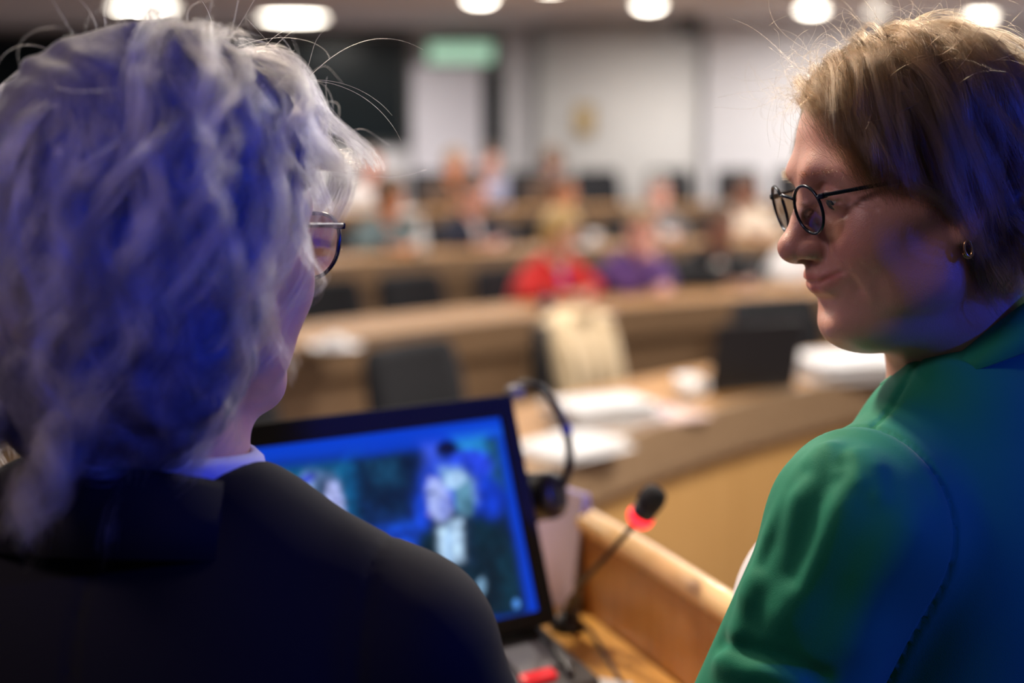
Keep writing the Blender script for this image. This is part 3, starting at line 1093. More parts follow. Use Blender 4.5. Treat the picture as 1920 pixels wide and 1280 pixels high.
ca_.data.foreach_set('color', np.concatenate([img, np.ones((len(img), 1))], 1).astype(F32).ravel() if 'F32' in globals() else np.concatenate([img, np.ones((len(img), 1))], 1).astype(np.float32).ravel())
scr = bpy.data.materials.new('screen_picture')
scr.use_nodes = True
nt = scr.node_tree
b_ = nt.nodes['Principled BSDF']
b_.inputs['Base Color'].default_value = (0.01, 0.01, 0.012, 1)
b_.inputs['Roughness'].default_value = 0.5
b_.inputs['Specular IOR Level'].default_value = 0.1
at_ = nt.nodes.new('ShaderNodeAttribute')
at_.attribute_name = 'picture'
nt.links.new(at_.outputs['Color'], b_.inputs['Emission Color'])
b_.inputs['Emission Strength'].default_value = 1.0
link('screen', sm, scr, mon)

# ---------------------------------------------------------------- headset hung on the corner of the monitor
hs = empty('headset', P(1000, 735, 1.68))
tag(hs, 'black headset hanging over the corner of the monitor', 'headset')
hb = hs.location
band = [P(u, v, D) - hb for (u, v, D) in ((948, 748, 1.70), (962, 728, 1.69), (990, 720, 1.685), (1022, 735, 1.68), (1048, 772, 1.675), (1064, 818, 1.672), (1068, 862, 1.670), (1060, 900, 1.668), (1046, 925, 1.668))]
MB().tube(bez(band, 5), 0.0052, 10).build('headband', M['black_plastic'], hs, smooth=True)
M['blue_plastic'] = mat('blue_plastic', (0.01, 0.03, 0.45), 0.35, vary=0.1)
MB().tube([P(1061, 797, 1.671) - hb, P(1063, 812, 1.671) - hb], 0.0064, 10).build('size_marker', M['blue_plastic'], hs, smooth=True)
cupc = P(1030, 928, 1.655) - hb
rx_ = Matrix.Rotation(R(75), 3, 'Y') @ Matrix.Rotation(R(25), 3, 'X')
cu_ = MB().lathe([(0.012, -0.020), (0.024, -0.018), (0.029, -0.010), (0.029, 0.004), (0.026, 0.012), (0.012, 0.014)], cupc, 24, rx_).build('ear_cup', M['black_plastic'], hs, smooth=True)
MB().lathe([(0.024, -0.030), (0.029, -0.026), (0.030, -0.019), (0.022, -0.016)], cupc, 24, rx_).build('ear_pad', M['chair_fabric'], cu_, smooth=True)
cupd = P(935, 800, 1.80) - hb
MB().lathe([(0.012, -0.020), (0.024, -0.018), (0.029, -0.010), (0.029, 0.004), (0.026, 0.012), (0.012, 0.014)], cupd, 24, rx_).build('ear_cup', M['black_plastic'], hs, smooth=True)
MB().tube(bez([band[0], P(940, 762, 1.74) - hb, cupd + Vector((0, 0, 0.012))], 5), 0.005, 8).build('yoke', M['black_plastic'], hs, smooth=True)
MB().box(P(966, 735, 1.672) - hb, (0.020, 0.018, 0.016), Matrix.Rotation(R(20), 3, 'Z'), bevel=0.004).build('slider', mat('grey_slider', (0.25, 0.25, 0.26), 0.3, vary=0.1), hs)

# ---------------------------------------------------------------- gooseneck microphone
mb_ = Pz(1064, 1178, DZ)
mic = empty('gooseneck_microphone', mb_)
tag(mic, 'thin black gooseneck microphone with a glowing red ring on the podium desk', 'microphone')
hd = P(1197, 975, 1.52) - mb_
tip = P(1226, 930, 1.505) - mb_
MB().lathe([(0.022, 0.0), (0.022, 0.006), (0.014, 0.014), (0.009, 0.022)], (0, 0, 0), 20).build('base', M['black_plastic'], mic, smooth=True)
MB().tube(bez([(0, 0, 0.018), P(1066, 1135, 1.655) - mb_, P(1092, 1092, 1.62) - mb_, P(1135, 1045, 1.57) - mb_, hd], 8), [0.0050] * 12 + [0.0032] * 21, 10).build('neck', mat('gooseneck_metal', (0.05, 0.045, 0.045), 0.35, metal=0.6, vary=0.2, scale=200), mic, smooth=True)
ax_m = (tip - hd).normalized()
rq = ax_m.to_track_quat('Z', 'Y').to_matrix()
M['red_ring'] = mat('red_light_ring', (0.6, 0.01, 0.01), 0.3, emit=(1.0, 0.02, 0.035), estr=2.6, vary=0.05)
MB().lathe([(0.0035, -0.007), (0.0120, -0.002), (0.0146, 0.002), (0.0150, 0.008), (0.0130, 0.011)], hd, 24, rq).build('light_ring', M['red_ring'], mic, smooth=True)
L_ = (tip - hd).length
MB().lathe([(0.0120, 0.006), (0.0132, 0.010), (0.0132, L_ * 0.62)], hd, 24, rq).build('capsule_body', M['black_plastic'], mic, smooth=True)
MB().lathe([(0.0126, L_ * 0.58), (0.0142, L_ * 0.64), (0.0146, L_ * 0.95), (0.0125, L_ * 1.15), (0.006, L_ * 1.26), (0.001, L_ * 1.28)], hd, 24, rq).build('foam_tip', mat('black_foam', (0.012, 0.012, 0.016), 0.9, vary=0.3, scale=400, bump=0.6, bscale=900), mic, smooth=True)

# ---------------------------------------------------------------- conference unit with its red key
cu0 = Pz(935, 1282, DZ)
un = empty('conference_unit', cu0, R(33))
tag(un, 'dark grey conference console with a red key beside the monitor', 'console')
prof = [(-0.075, 0.0), (0.07, 0.0), (0.07, 0.036), (0.055, 0.040), (-0.07, 0.012)]
bmu = MB()
sides = []
for sx in (-0.11, 0.085):
    sides.append([bmu.bm.verts.new((sx, y, z)) for y, z in prof])
bmu.bm.faces.new(sides[0])
bmu.bm.faces.new(list(reversed(sides[1])))
for i in range(len(prof)):
    j = (i + 1) % len(prof)
    bmu.bm.faces.new((sides[0][i], sides[0][j], sides[1][j], sides[1][i]))
uo = bmu.build('body', M['grey_plastic'], un)
tl = Matrix.Rotation(math.atan2(0.028, 0.125), 3, 'X')
MB().box((0.040, -0.012, 0.0265), (0.068, 0.052, 0.004), tl, bevel=0.0015).build('speaker_plate', mat('console_plate', (0.24, 0.24, 0.25), 0.4, vary=0.2, scale=500), un)
M['red_key'] = mat('red_key', (0.62, 0.02, 0.03), 0.35, emit=(1.0, 0.02, 0.03), estr=0.35, vary=0.05)
MB().box((0.020, -0.048, 0.0200), (0.042, 0.016, 0.008), tl, bevel=0.002).build('red_key', M['red_key'], un)
for i in range(4):
    MB().box((-0.085 + 0.020 * i, -0.010, 0.0275), (0.014, 0.010, 0.005), tl, bevel=0.0015).build('button', M['black_plastic'], un)
MB().tube(bez([(0.055, -0.06, 0.018), (0.060, -0.03, 0.030), (0.066, 0.03, 0.046), (0.070, 0.06, 0.060)], 5), 0.004, 8).build('card_holder_arm', M['black_plastic'], un, smooth=True)

# papers, and the microphone's shadow on the desk modelled as a thin tube
M['paper_blue_lit'] = mat('white_paper_blue_lit', (0.70, 0.64, 0.90), 0.7, vary=0.03, scale=30)  # white paper with the screen's blue light put into its colour
bk = empty('booklet', Pz(1050, 1130, DZ) + Vector((0.0, 0.02, 0)), R(-52))
tag(bk, 'white booklet standing upright between the monitor and the raised desk edge', 'booklet')
for i, sg in enumerate((-1, 1)):
    MB().box((0.0, sg * 0.014, 0.075), (0.105, 0.0022, 0.150), Matrix.Rotation(R(sg * 8), 3, 'X'), bevel=0.0006).build('cover', M['paper_blue_lit'], bk)
for k in range(5):
    MB().box((0.0, -0.008 + 0.004 * k, 0.072), (0.101, 0.0006, 0.142), Matrix.Rotation(R(-5 + 2.5 * k), 3, 'X')).build('page', M['paper'], bk)
pp = empty('paper_sheet', Pz(1098, 1285, DZ) + Vector((0, 0, 0.0)), R(-28))
tag(pp, 'white sheet of paper lying on the desk in front of the console', 'paper')
MB().box((0, -0.06, 0.0015), (0.10, 0.15, 0.003), bevel=0.0004).build('sheet', M['paper_blue_lit'], pp)
MB().box((0.004, -0.057, 0.0040), (0.10, 0.15, 0.0014), Matrix.Rotation(R(4), 3, 'Z')).build('sheet', M['paper'], pp)
cb = [Pz(u, v, DZ + 0.003) for (u, v) in ((1078, 1165), (1100, 1175), (1122, 1205), (1145, 1245), (1172, 1290), (1190, 1330))]
c_o = empty('microphone_shadow_strip', cb[0])
tag(c_o, 'thin dark strip standing in for the microphone shadow on the light desk', 'cable')
MB().tube(bez([p - cb[0] for p in cb], 6), 0.0028, 8).build('shadow_strip', mat('brown_shadow', (0.12, 0.06, 0.03), 0.5, vary=0.1), c_o, smooth=True)
MB().lathe([(0.006, 0.0), (0.006, 0.012), (0.004, 0.016)], (0, 0, -0.003), 12).build('strip_end', M['black_plastic'], c_o, smooth=True)

# ================================================================ skin, cloth, eyes
def skin_mat(name, base, red, rough=0.42):
    m = mat(name, base, rough, sss=0.25, spec=0.45)
    nt = m.node_tree
    b = nt.nodes['Principled BSDF']
    tc = nt.nodes['Texture Coordinate']
    n = nt.nodes.new('ShaderNodeTexNoise')
    n.inputs['Scale'].default_value = 28
    n.inputs['Detail'].default_value = 5
    nt.links.new(tc.outputs['Object'], n.inputs['Vector'])
    at = nt.nodes.new('ShaderNodeAttribute')
    at.attribute_name = 'flush'
    ad = nt.nodes.new('ShaderNodeMath')
    ad.operation = 'MULTIPLY_ADD'
    ad.inputs[1].default_value = 0.45
    nt.links.new(n.outputs['Fac'], ad.inputs[0])
    nt.links.new(at.outputs['Fac'], ad.inputs[2])
    sb = nt.nodes.new('ShaderNodeMath')
    sb.operation = 'SUBTRACT'
    sb.use_clamp = True
    sb.inputs[1].default_value = 0.18
    nt.links.new(ad.outputs[0], sb.inputs[0])
    mx = nt.nodes.new('ShaderNodeMix')
    mx.data_type = 'RGBA'
    mx.inputs['A'].default_value = (*base, 1)
    mx.inputs['B'].default_value = (*red, 1)
    nt.links.new(sb.outputs[0], mx.inputs['Factor'])
    nt.links.new(mx.outputs['Result'], b.inputs['Base Color'])
    v = nt.nodes.new('ShaderNodeTexVoronoi')
    v.inputs['Scale'].default_value = 900
    nt.links.new(tc.outputs['Object'], v.inputs['Vector'])
    n3 = nt.nodes.new('ShaderNodeTexNoise')
    n3.inputs['Scale'].default_value = 260
    n3.inputs['Detail'].default_value = 4
    nt.links.new(tc.outputs['Object'], n3.inputs['Vector'])
    a2 = nt.nodes.new('ShaderNodeMath')
    a2.operation = 'ADD'
    nt.links.new(v.outputs['Distance'], a2.inputs[0])
    nt.links.new(n3.outputs['Fac'], a2.inputs[1])
    bp = nt.nodes.new('ShaderNodeBump')
    bp.inputs['Strength'].default_value = 0.22
    bp.inputs['Distance'].default_value = 0.0006
    nt.links.new(a2.outputs[0], bp.inputs['Height'])
    nt.links.new(bp.outputs['Normal'], b.inputs['Normal'])
    return m


def set_flush(me, vals):
    a = me.attributes.new('flush', 'FLOAT', 'POINT')
    a.data.foreach_set('value', np.asarray(vals, F32))


def cloth_mat(name, color, rough=0.75, sheen=0.15, weave=1500.0, bump=0.25):
    m = mat(name, color, rough, vary=0.10, scale=9, sheen=sheen, bump=bump, bscale=weave, spec=0.25)
    return m


def join_parts(parts):
    V, Q, o = [], [], 0
    for v, q in parts:
        V.append(v)
        Q.append(q + o)
        o += len(v)
    return np.concatenate(V), np.concatenate(Q)


M['eye_white'] = mat('eye_white', (0.72, 0.66, 0.62), 0.15, vary=0.05, scale=200)
M['iris'] = mat('iris', (0.06, 0.09, 0.10), 0.1, vary=0.4, scale=900, coat=1.0)
M['lens'] = None


def glass_mat(name, tint=(1, 1, 1)):
    m = bpy.data.materials.new(name)
    m.use_nodes = True
    nt = m.node_tree
    nt.nodes.remove(nt.nodes['Principled BSDF'])
    tr = nt.nodes.new('ShaderNodeBsdfTransparent')
    tr.inputs['Color'].default_value = (*tint, 1)
    gl = nt.nodes.new('ShaderNodeBsdfGlossy')
    gl.inputs['Roughness'].default_value = 0.03
    lw = nt.nodes.new('ShaderNodeFresnel')
    lw.inputs['IOR'].default_value = 1.5
    n = nt.nodes.new('ShaderNodeTexNoise')
    n.inputs['Scale'].default_value = 60
    mx = nt.nodes.new('ShaderNodeMixShader')
    nt.links.new(lw.outputs[0], mx.inputs[0])
    nt.links.new(tr.outputs[0], mx.inputs[1])
    nt.links.new(gl.outputs[0], mx.inputs[2])
    nt.links.new(mx.outputs[0], nt.nodes['Material Output'].inputs['Surface'])
    return m


M['lens'] = glass_mat('spectacle_glass', (0.96, 0.97, 1.0))


def head_matrix(pos, rot, s):
    m = Matrix(rot.tolist()).to_4x4()
    m = Matrix.Translation(pos) @ m @ Matrix.Diagonal((s, s, s, 1))
    return m


def add_eyes(parent, base, hm, look=(0, 1, -0.25)):
    """two eyeballs with irises as parts of the body"""
    for s in (-1, 1):
        c = Vector((s * 0.031, 0.0760, 0.0162))
        d = Vector(look).normalized()
        rot = d.to_track_quat('Z', 'Y').to_matrix()
        e = MB().lathe([(0.0118 * math.sin(a), 0.0118 * math.cos(a)) for a in [math.pi * (0.999 - 0.998 * i / 12) for i in range(13)]], c, 20, rot).mesh('eye', True)
        e.transform(Matrix.Translation(-Vector(base)) @ hm)
        eo = link('eye', e, M['eye_white'], parent)
        i_ = MB().lathe([(0.0058, 0.0104), (0.0052, 0.0112), (0.003, 0.0121), (0.001, 0.0123)], c, 18, rot).mesh('iris', True)
        i_.transform(Matrix.Translation(-Vector(base)) @ hm)
        link('iris', i_, M['iris'], eo)


def glasses(name, hm, label, lens_r=(0.0212, 0.0205), sep=0.0335, y=0.1005, z=0.010, thick=0.0011, frame=None, wrap=7.0, pant=8.0, square=0.0, half=False, temple_drop=0.0, hinge=0.35):
    t = empty(name)
    t.matrix_world = hm
    tag(t, label, 'glasses')
    n = 44

    def outline(s, a, grow_=0.0):
        ca, sa = math.cos(a), math.sin(a)
        e = 1.0 / (1.0 + square)
        x = (abs(ca) ** e) * (1 if ca > 0 else -1) * (lens_r[0] + grow_)
        w = (abs(sa) ** e) * (1 if sa > 0 else -1) * (lens_r[1] + grow_)
        if square and w < 0:
            x *= 1.0 - 0.20 * (w / lens_r[1]) ** 2
        v = Matrix.Rotation(R(-s * wrap), 3, 'Z') @ (Matrix.Rotation(R(-pant), 3, 'X') @ Vector((x, 0, w)))
        return Vector((s * sep, y, z)) + v
    for s in (-1, 1):
        MB().tube([outline(s, 2 * math.pi * i / n) for i in range(n)], thick, 8, closed=True).build('rim', frame, t, smooth=True)
        b = MB()
        c0 = b.bm.verts.new(Vector((s * sep, y + 0.0018, z)))
        r1 = [b.bm.verts.new(Vector((s * sep, y, z)).lerp(outline(s, 2 * math.pi * i / n), 0.55) + Vector((0, 0.0010, 0))) for i in range(n)]
        r2 = [b.bm.verts.new(outline(s, 2 * math.pi * i / n, -0.0002)) for i in range(n)]
        for i in range(n):
            j = (i + 1) % n
            b.bm.faces.new((c0, r1[i], r1[j]))
            b.bm.faces.new((r1[i], r2[i], r2[j], r1[j]))
        b.build('lens', M['lens'], t, smooth=True)
        h0 = outline(s, hinge if s > 0 else math.pi - hinge, 0.0008)
        h1 = h0 + Vector((s * 0.0060, -0.006, 0.0010))
        ear_p = Vector((s * 0.0790, -0.004, 0.020 + temple_drop))
        b = MB()
        b.tube(bez([h0, h1, h1.lerp(ear_p, 0.5) + Vector((s * 0.003, 0, 0.001)), ear_p, ear_p + Vector((-s * 0.002, -0.022, -0.014)), ear_p + Vector((-s * 0.004, -0.034, -0.034))], 5), thick * 1.25, 8)
        b.build('temple', frame, t, smooth=True)
        MB().box(h0.lerp(h1, 0.5), (0.0045, 0.0075, 0.0042), Matrix.Rotation(R(-s * 35), 3, 'Z'), bevel=0.0008).build('hinge', frame, t)
        MB().lathe([(0.001, -0.0012), (0.0036, -0.0008), (0.0042, 0), (0.0036, 0.0008), (0.001, 0.0012)], (s * 0.0115, y - 0.007, z - 0.004), 12, Matrix.Rotation(R(70), 3, 'Y')).build('nose_pad', M['lens'], t, smooth=True)
    aL, aR = outline(-1, R(28), 0.0004), outline(1, math.pi - R(28), 0.0004)
    MB().tube(bez([aL, aL.lerp(aR, 0.5) + Vector((0, 0.004, 0.0035)), aR], 8), thick * 1.15, 8).build('bridge', frame, t, smooth=True)
    return t


# ================================================================ the woman in the green blazer
W_S = 0.969
W_HP = np.array([0.3185, 1.13, 1.599])
W_HR = rotm(R(101.3), R(-10.5), R(2.7))
W_HM = head_matrix(W_HP, W_HR, W_S)
W_NB = np.array([0.378, 1.165, 1.462])
W_B = rotm(R(45), 0, 0)
W_BASE = np.array([0.43, 1.12, 0.32])


def to_head(p, pos, rot, s):
    return ((p - pos.astype(F32)) @ rot.astype(F32) / F32(s)).astype(F32)


def wl(x, y, z):
    """body frame of the woman -> world"""
    return W_NB + W_B @ np.array([x, y, z])


w_skull = W_HP + W_HR @ np.array([0, -0.030, -0.035]) * W_S
w_throat = W_HP + W_HR @ np.array([0, 0.012, -0.072]) * W_S


def w_neck(p):
    d = chain(p, [w_skull, W_NB + np.array([0, 0, -0.01]), wl(0, 0, -0.06)], [0.050, 0.054, 0.070], 0.01)
    d = smin(d, chain(p, [w_throat, wl(0.004, 0.016, -0.020), wl(0, 0.02, -0.06)], [0.034, 0.036, 0.045], 0.02), 0.035)
    return d


def w_head(p):
    h = head_field(to_head(p, W_HP, W_HR, W_S)) * W_S
    return smin(h, w_neck(p), 0.022)


V1, Q1 = surface(w_head, W_HP - 0.17, W_HP + 0.17, 0.0017)
W_SH = {-1: wl(-0.170, -0.005, -0.104), 1: wl(0.170, -0.005, -0.104)}
W_EL = {-1: np.array([0.162, 1.045, 1.115]), 1: wl(0.21, 0.02, -0.36)}
W_WR = {-1: np.array([0.060, 1.190, 1.080]), 1: wl(0.06, 0.20, -0.50)}


def w_torso(p, g=0.0):
    q = ((p - W_NB.astype(F32)) @ W_B.astype(F32)).astype(F32)
    d = ell(q, (0, -0.005, -0.20), (0.148 + g, 0.105 + g, 0.155 + g))
    d = smin(d, ell(q, (0, 0.0, -0.40), (0.140 + g, 0.108 + g, 0.17 + g)), 0.08)
    d = smin(d, ell(q, (0, -0.01, -0.56), (0.175 + g, 0.135 + g, 0.12 + g)), 0.06)
    d = smin(d, chain(q, [(-0.155, -0.005, -0.098), (-0.055, -0.012, -0.052), (0.055, -0.012, -0.052), (0.155, -0.005, -0.098)], [0.044 + g, 0.048 + g, 0.048 + g, 0.044 + g], 0.02), 0.05)
    d = smin(d, ell(q, (0, -0.045, -0.13), (0.125 + g, 0.062 + g, 0.10 + g)), 0.05)
    return d


def w_bust(p, g=0.0):
    q = ((p - W_NB.astype(F32)) @ W_B.astype(F32)).astype(F32)
    q[:, 0] = np.abs(q[:, 0])
    return ell(q, (0.078, 0.095, -0.225), (0.068 + g, 0.064 + g, 0.082 + g))


def w_legs(p, g=0.0):
    d = None
    for s in (-1, 1):
        hip, knee, ank = wl(s * 0.09, 0.02, -0.60), wl(s * 0.11, 0.42, -0.62), wl(s * 0.11, 0.40, -1.07)
        e = chain(p, [hip, knee, ank], [0.085 + g, 0.058 + g, 0.042 + g], 0.03)
        e = smin(e, cap(p, ank + np.array([0, 0, -0.025]), wl(s * 0.12, 0.54, -1.105), 0.036 + g * 0.5, 0.030 + g * 0.5), 0.03)
        d = e if d is None else np.minimum(d, e)
    return d


def w_body(p):
    d = smin(w_torso(p, -0.02), w_legs(p), 0.04)
    d = smin(d, w_bust(p, -0.02), 0.04)
    d = smin(d, w_neck(p) + 0.004, 0.03)
    for s in (-1, 1):
        d = smin(d, chain(p, [W_SH[s], W_EL[s], W_WR[s]], [0.045, 0.036, 0.024], 0.02), 0.03)
    return d


def hand_frame(wr, tgt, up=(0, 0, 1), thumb=1):
    f = np.asarray(tgt, float) - wr
    f = f / np.linalg.norm(f)
    u = np.asarray(up, float)
    u = u - f * (u @ f)
    u = u / np.linalg.norm(u)
    return f, np.cross(f, u) * thumb, u


V2, Q2 = surface(w_body, W_BASE + np.array([-0.62, -0.35, 0.0]), W_BASE + np.array([0.45, 0.62, 1.20]), 0.010)
hands = []
for s in (-1, 1):
    wr = W_WR[s]
    f, sd, u = hand_frame(wr, wr + (wr - W_EL[s]) * np.array([1, 1, 0.15]), thumb=1 if s < 0 else -1)
    fh = lambda p: smin(hand_field(p, wr, f, sd, u, 0.95, 0.35), chain(p, [W_EL[s], wr], [0.036, 0.024]), 0.012)
    c = wr + f * 0.07
    hands.append(surface(fh, c - 0.12, c + 0.12, 0.003))
VV, QQ = join_parts([(V1, Q1), (V2, Q2)] + hands)
woman = empty('person', W_BASE)
tag(woman, 'person in a bright green blazer with round glasses and short blond-brown hair, smiling', 'person')
M['skin_w'] = skin_mat('skin_fair', (0.60, 0.33, 0.265), (0.55, 0.19, 0.16))
me = np_mesh('body', VV - W_BASE, QQ)
hl = to_head(VV.astype(F32), W_HP, W_HR, W_S)
ax = np.abs(hl[:, 0])
fl = 0.35 * np.exp(-(((ax - 0.042) / 0.02) ** 2 + ((hl[:, 2] + 0.022) / 0.02) ** 2)) * (hl[:, 1] > 0.02)
fl += 0.40 * np.exp(-((hl - np.array([0, 0.115, -0.022])) ** 2).sum(1) / 0.014 ** 2)
lipm = np.minimum(segdist(np.stack([ax, hl[:, 1], hl[:, 2]], 1).astype(F32), [(0, 0.1015, -0.0455), (0.013, 0.0970, -0.0457), (0.028, 0.085, -0.0440)]),
                  segdist(np.stack([ax, hl[:, 1], hl[:, 2]], 1).astype(F32), [(0, 0.1000, -0.0555), (0.013, 0.0950, -0.0535), (0.027, 0.084, -0.0455)]))
fl += 0.9 * np.clip(1.4 - lipm / 0.0045, 0, 1)
set_flush(me, fl)
link('body', me, M['skin_w'], woman)
add_eyes(woman, W_BASE, W_HM, (-0.1, 1, -0.45))

# ---- blazer
W_UP = unit(W_EL[-1] - W_SH[-1])


def trace(f, u, v, t0=0.75, t1=1.5):
    """first hit of the sight line through pixel u, v with the surface f"""
    o_, d_ = np.array([0, 0, CAM_Z]), np.array(ray(u, v).normalized())
    t = t0
    for _ in range(160):
        h_ = float(f((o_ + d_ * t)[None].astype(F32))[0])
        if h_ < 0.0003: break
        t += h_ * 0.7
        if t > t1: break
    return tuple(o_ + d_ * t)


fold_px = [  # pixel polylines, height, width
    ([(1545, 850), (1490, 925), (1445, 1010), (1408, 1110)], 0.0075, 0.012),
    ([(1612, 865), (1570, 950), (1530, 1050), (1475, 1150)], 0.0055, 0.016),
    ([(1508, 890), (1465, 970), (1432, 1060)], -0.0060, 0.009),
    ([(1580, 880), (1530, 975), (1490, 1080)], -0.0045, 0.010),
    ([(1352, 1208), (1400, 1222), (1470, 1240), (1540, 1272)], -0.0065, 0.008),
    ([(1355, 1240), (1420, 1255), (1490, 1278)], 0.0055, 0.012),
    ([(1562, 842), (1572, 885)], 0.0032, 0.006),
    ([(1600, 858), (1612, 905)], 0.0030, 0.006),
    ([(1640, 880), (1648, 930)], 0.0026, 0.007),
    ([(1700, 1000), (1640, 1090), (1600, 1200)], 0.0045, 0.020),
    ([(1415, 1100), (1390, 1160), (1372, 1210)], 0.0045, 0.012),
]
folds = []


def w_jacket(p):
    q = ((p - W_NB.astype(F32)) @ W_B.astype(F32)).astype(F32)
    d = w_torso(p, 0.012)
    d = smin(d, ell(q, (0, -0.034, -0.022), (0.092, 0.056, 0.048)), 0.03)
    for s in (-1, 1):
        sh, el, wr = W_SH[s], W_EL[s], W_WR[s]
        a = chain(p, [sh, el, wr + (el - wr) * 0.12], [0.063, 0.062, 0.040], 0.03)
        a = smin(a, ell(q, (s * 0.176, -0.006, -0.100), (0.047, 0.060, 0.048)), 0.03)
        d = smin(d, a, 0.030)
        # armhole seam
        ad = cap(p, sh, sh + np.array([0, 0, -0.05]), 0, 0)
        sm = q[:, 0] * s - 0.158 + 0.12 * np.minimum(q[:, 2] + 0.09, 0) ** 1 * 0.25
        d = d + 0.0034 * np.exp(-(sm / 0.0026) ** 2) * (ad < 0.16)
        d = d - 0.0022 * np.exp(-((sm - 0.012) / 0.008) ** 2) * np.clip((q[:, 2] + 0.10) / 0.04, 0, 1)
    # shoulder seam
    ss = q[:, 1] - 0.004 + 0.10 * (np.abs(q[:, 0]) - 0.06)
    d = d + 0.0022 * np.exp(-(ss / 0.0020) ** 2) * (q[:, 2] > -0.09) * (np.abs(q[:, 0]) < 0.160)
    # centre back seam
    d = d + 0.0018 * np.exp(-(q[:, 0] / 0.0022) ** 2) * (q[:, 1] < 0)
    for pts, a, w in folds:
        d = d - a * np.exp(-(segdist(p, pts) / w) ** 2)
    # open front and neckline
    vz = np.clip(-(q[:, 2]) / 0.30, 0, 1)
    opening = smax(np.abs(q[:, 0]) - (0.075 - 0.055 * vz), -(q[:, 1] - 0.02), 0.02)
    d = smax(d, -opening, 0.01)
    d = smax(d, -cap(p, wl(0, 0.010, -0.03), wl(0, 0.012, 0.2), 0.058, 0.066), 0.01)
    return smax(d, -(q[:, 2] + 0.66), 0.01)


folds = [([trace(w_jacket, u_, v_) for u_, v_ in pl_], a_, w_) for pl_, a_, w_ in fold_px]
M['green'] = cloth_mat('green_wool', (0.007, 0.235, 0.135), 0.7, 0.10)
Vj, Qj = surface(w_jacket, W_BASE + np.array([-0.50, -0.32, 0.42]), W_BASE + np.array([0.36, 0.40, 1.20]), 0.0038)
jk = link('blazer', np_mesh('blazer', Vj - W_BASE, Qj), M['green'], woman)


def w_blouse(p):
    d = smin(w_torso(p, 0.004), w_bust(p, 0.0), 0.09)
    d = smax(d, -cap(p, wl(0, 0.03, -0.05), wl(0, 0.06, 0.2), 0.062, 0.08), 0.01)
    q = ((p - W_NB.astype(F32)) @ W_B.astype(F32)).astype(F32)
    return smax(smax(d, -(q[:, 2] + 0.60), 0.01), q[:, 2] + 0.075, 0.01)


M['blouse'] = cloth_mat('white_cotton', (0.72, 0.68, 0.74), 0.8, 0.1)
Vb, Qb = surface(w_blouse, W_BASE + np.array([-0.35, -0.3, 0.45]), W_BASE + np.array([0.3, 0.35, 1.15]), 0.006)
link('blouse', np_mesh('blouse', Vb - W_BASE, Qb), M['blouse'], woman)
M['trousers'] = cloth_mat('dark_trousers', (0.02, 0.022, 0.03))
Vt, Qt = surface(lambda p: smin(w_legs(p, 0.010), smax(w_torso(p, 0.006), p[:, 2] - F32(W_NB[2] - 0.48), 0.02), 0.03), W_BASE + np.array([-0.62, -0.3, 0.07]), W_BASE + np.array([0.40, 0.62, 0.75]), 0.010)
link('trousers', np_mesh('trousers', Vt - W_BASE, Qt), M['trousers'], woman)


# ---- collar: stand and fallen leaf
def collar(name, frame, base, ztop, zleaf, rt, rl, mt, parent, span=128, n=48, thick=0.0026, yoff=0.0, squash=1.0):
    prof_n = 7
    rows = []
    for i in range(n + 1):
        f = R(-span + 2 * span * i / n)
        k = 0.5 + 0.5 * math.cos(f * 180 / span)          # 1 at the nape
        zt = ztop[1] + (ztop[0] - ztop[1]) * k
        zl = zleaf[1] + (zleaf[0] - zleaf[1]) * k
        dx, dy = math.sin(f), -math.cos(f) * squash
        prof = [(rt - 0.004, zt - 0.045), (rt - 0.001, zt - 0.012), (rt + 0.001, zt - 0.002), (rt + 0.0045, zt + 0.001), (rt + 0.009, zt - 0.004), ((rt + rl) / 2 + 0.004, (zt + zl) / 2 + 0.002), (rl, zl)]
        rows.append([frame(dx * r_, dy * r_ + yoff, z_) for r_, z_ in prof])
    V, Q = [], []
    for r_ in rows:
        V += [np.asarray(v) - base for v in r_]
    m = len(rows[0])
    for i in range(n):
        for j in range(m - 1):
            Q.append((i * m + j, i * m + j + 1, (i + 1) * m + j + 1, (i + 1) * m + j))
    me_ = np_mesh(name, np.array(V), np.array(Q))
    o = link(name, me_, mt, parent)
    sd = o.modifiers.new('thickness', 'SOLIDIFY')
    sd.thickness = thick
    sd.offset = 0
    return o


collar('collar', wl, W_BASE, (0.066, -0.004), (0.034, -0.012), 0.062, 0.090, M['green'], woman, span=112, yoff=-0.002)

# ---- hair of the woman (her left side, local -x, is turned to the camera)
rngw = np.random.default_rng(7)


def w_keep(p):
    x, y, z = p[:, 0], p[:, 1], p[:, 2]
    ym = np.where(z < -0.012, -0.022, np.where(z < 0.030, 0.006, np.where(z < 0.087, 0.016 + (z - 0.03) * 0.80, 0.2)))
    return (y < ym) & (z > -0.030)


def w_cap(p):
    q = to_head(p, W_HP, W_HR, W_S)
    d = ell(q, SC, SR + 0.0085)
    d = smin(d, ell(q, (0, -0.050, -0.010), (0.066, 0.052, 0.065)), 0.03)
    a = q.copy()
    a[:, 0] = np.abs(a[:, 0])
    d = smin(d, ell(a, (0.066, -0.022, 0.005), (0.016, 0.040, 0.055)), 0.02)
    face = ell(q, (0, 0.125, -0.035), (0.135, 0.105, 0.130))
    face = smin(face, ell(a, (0.080, 0.040, -0.045), (0.035, 0.052, 0.060)), 0.03)
    d = smax(d, -face, 0.008)
    d = d + 0.0012 * np.sin(q[:, 0] * 260 + q[:, 1] * 190 + 9 * np.sin(q[:, 2] * 50))
    d = smax(d, q[:, 1] - 0.067, 0.01)
    return smax(d, -(q[:, 2] + 0.068), 0.01) * W_S


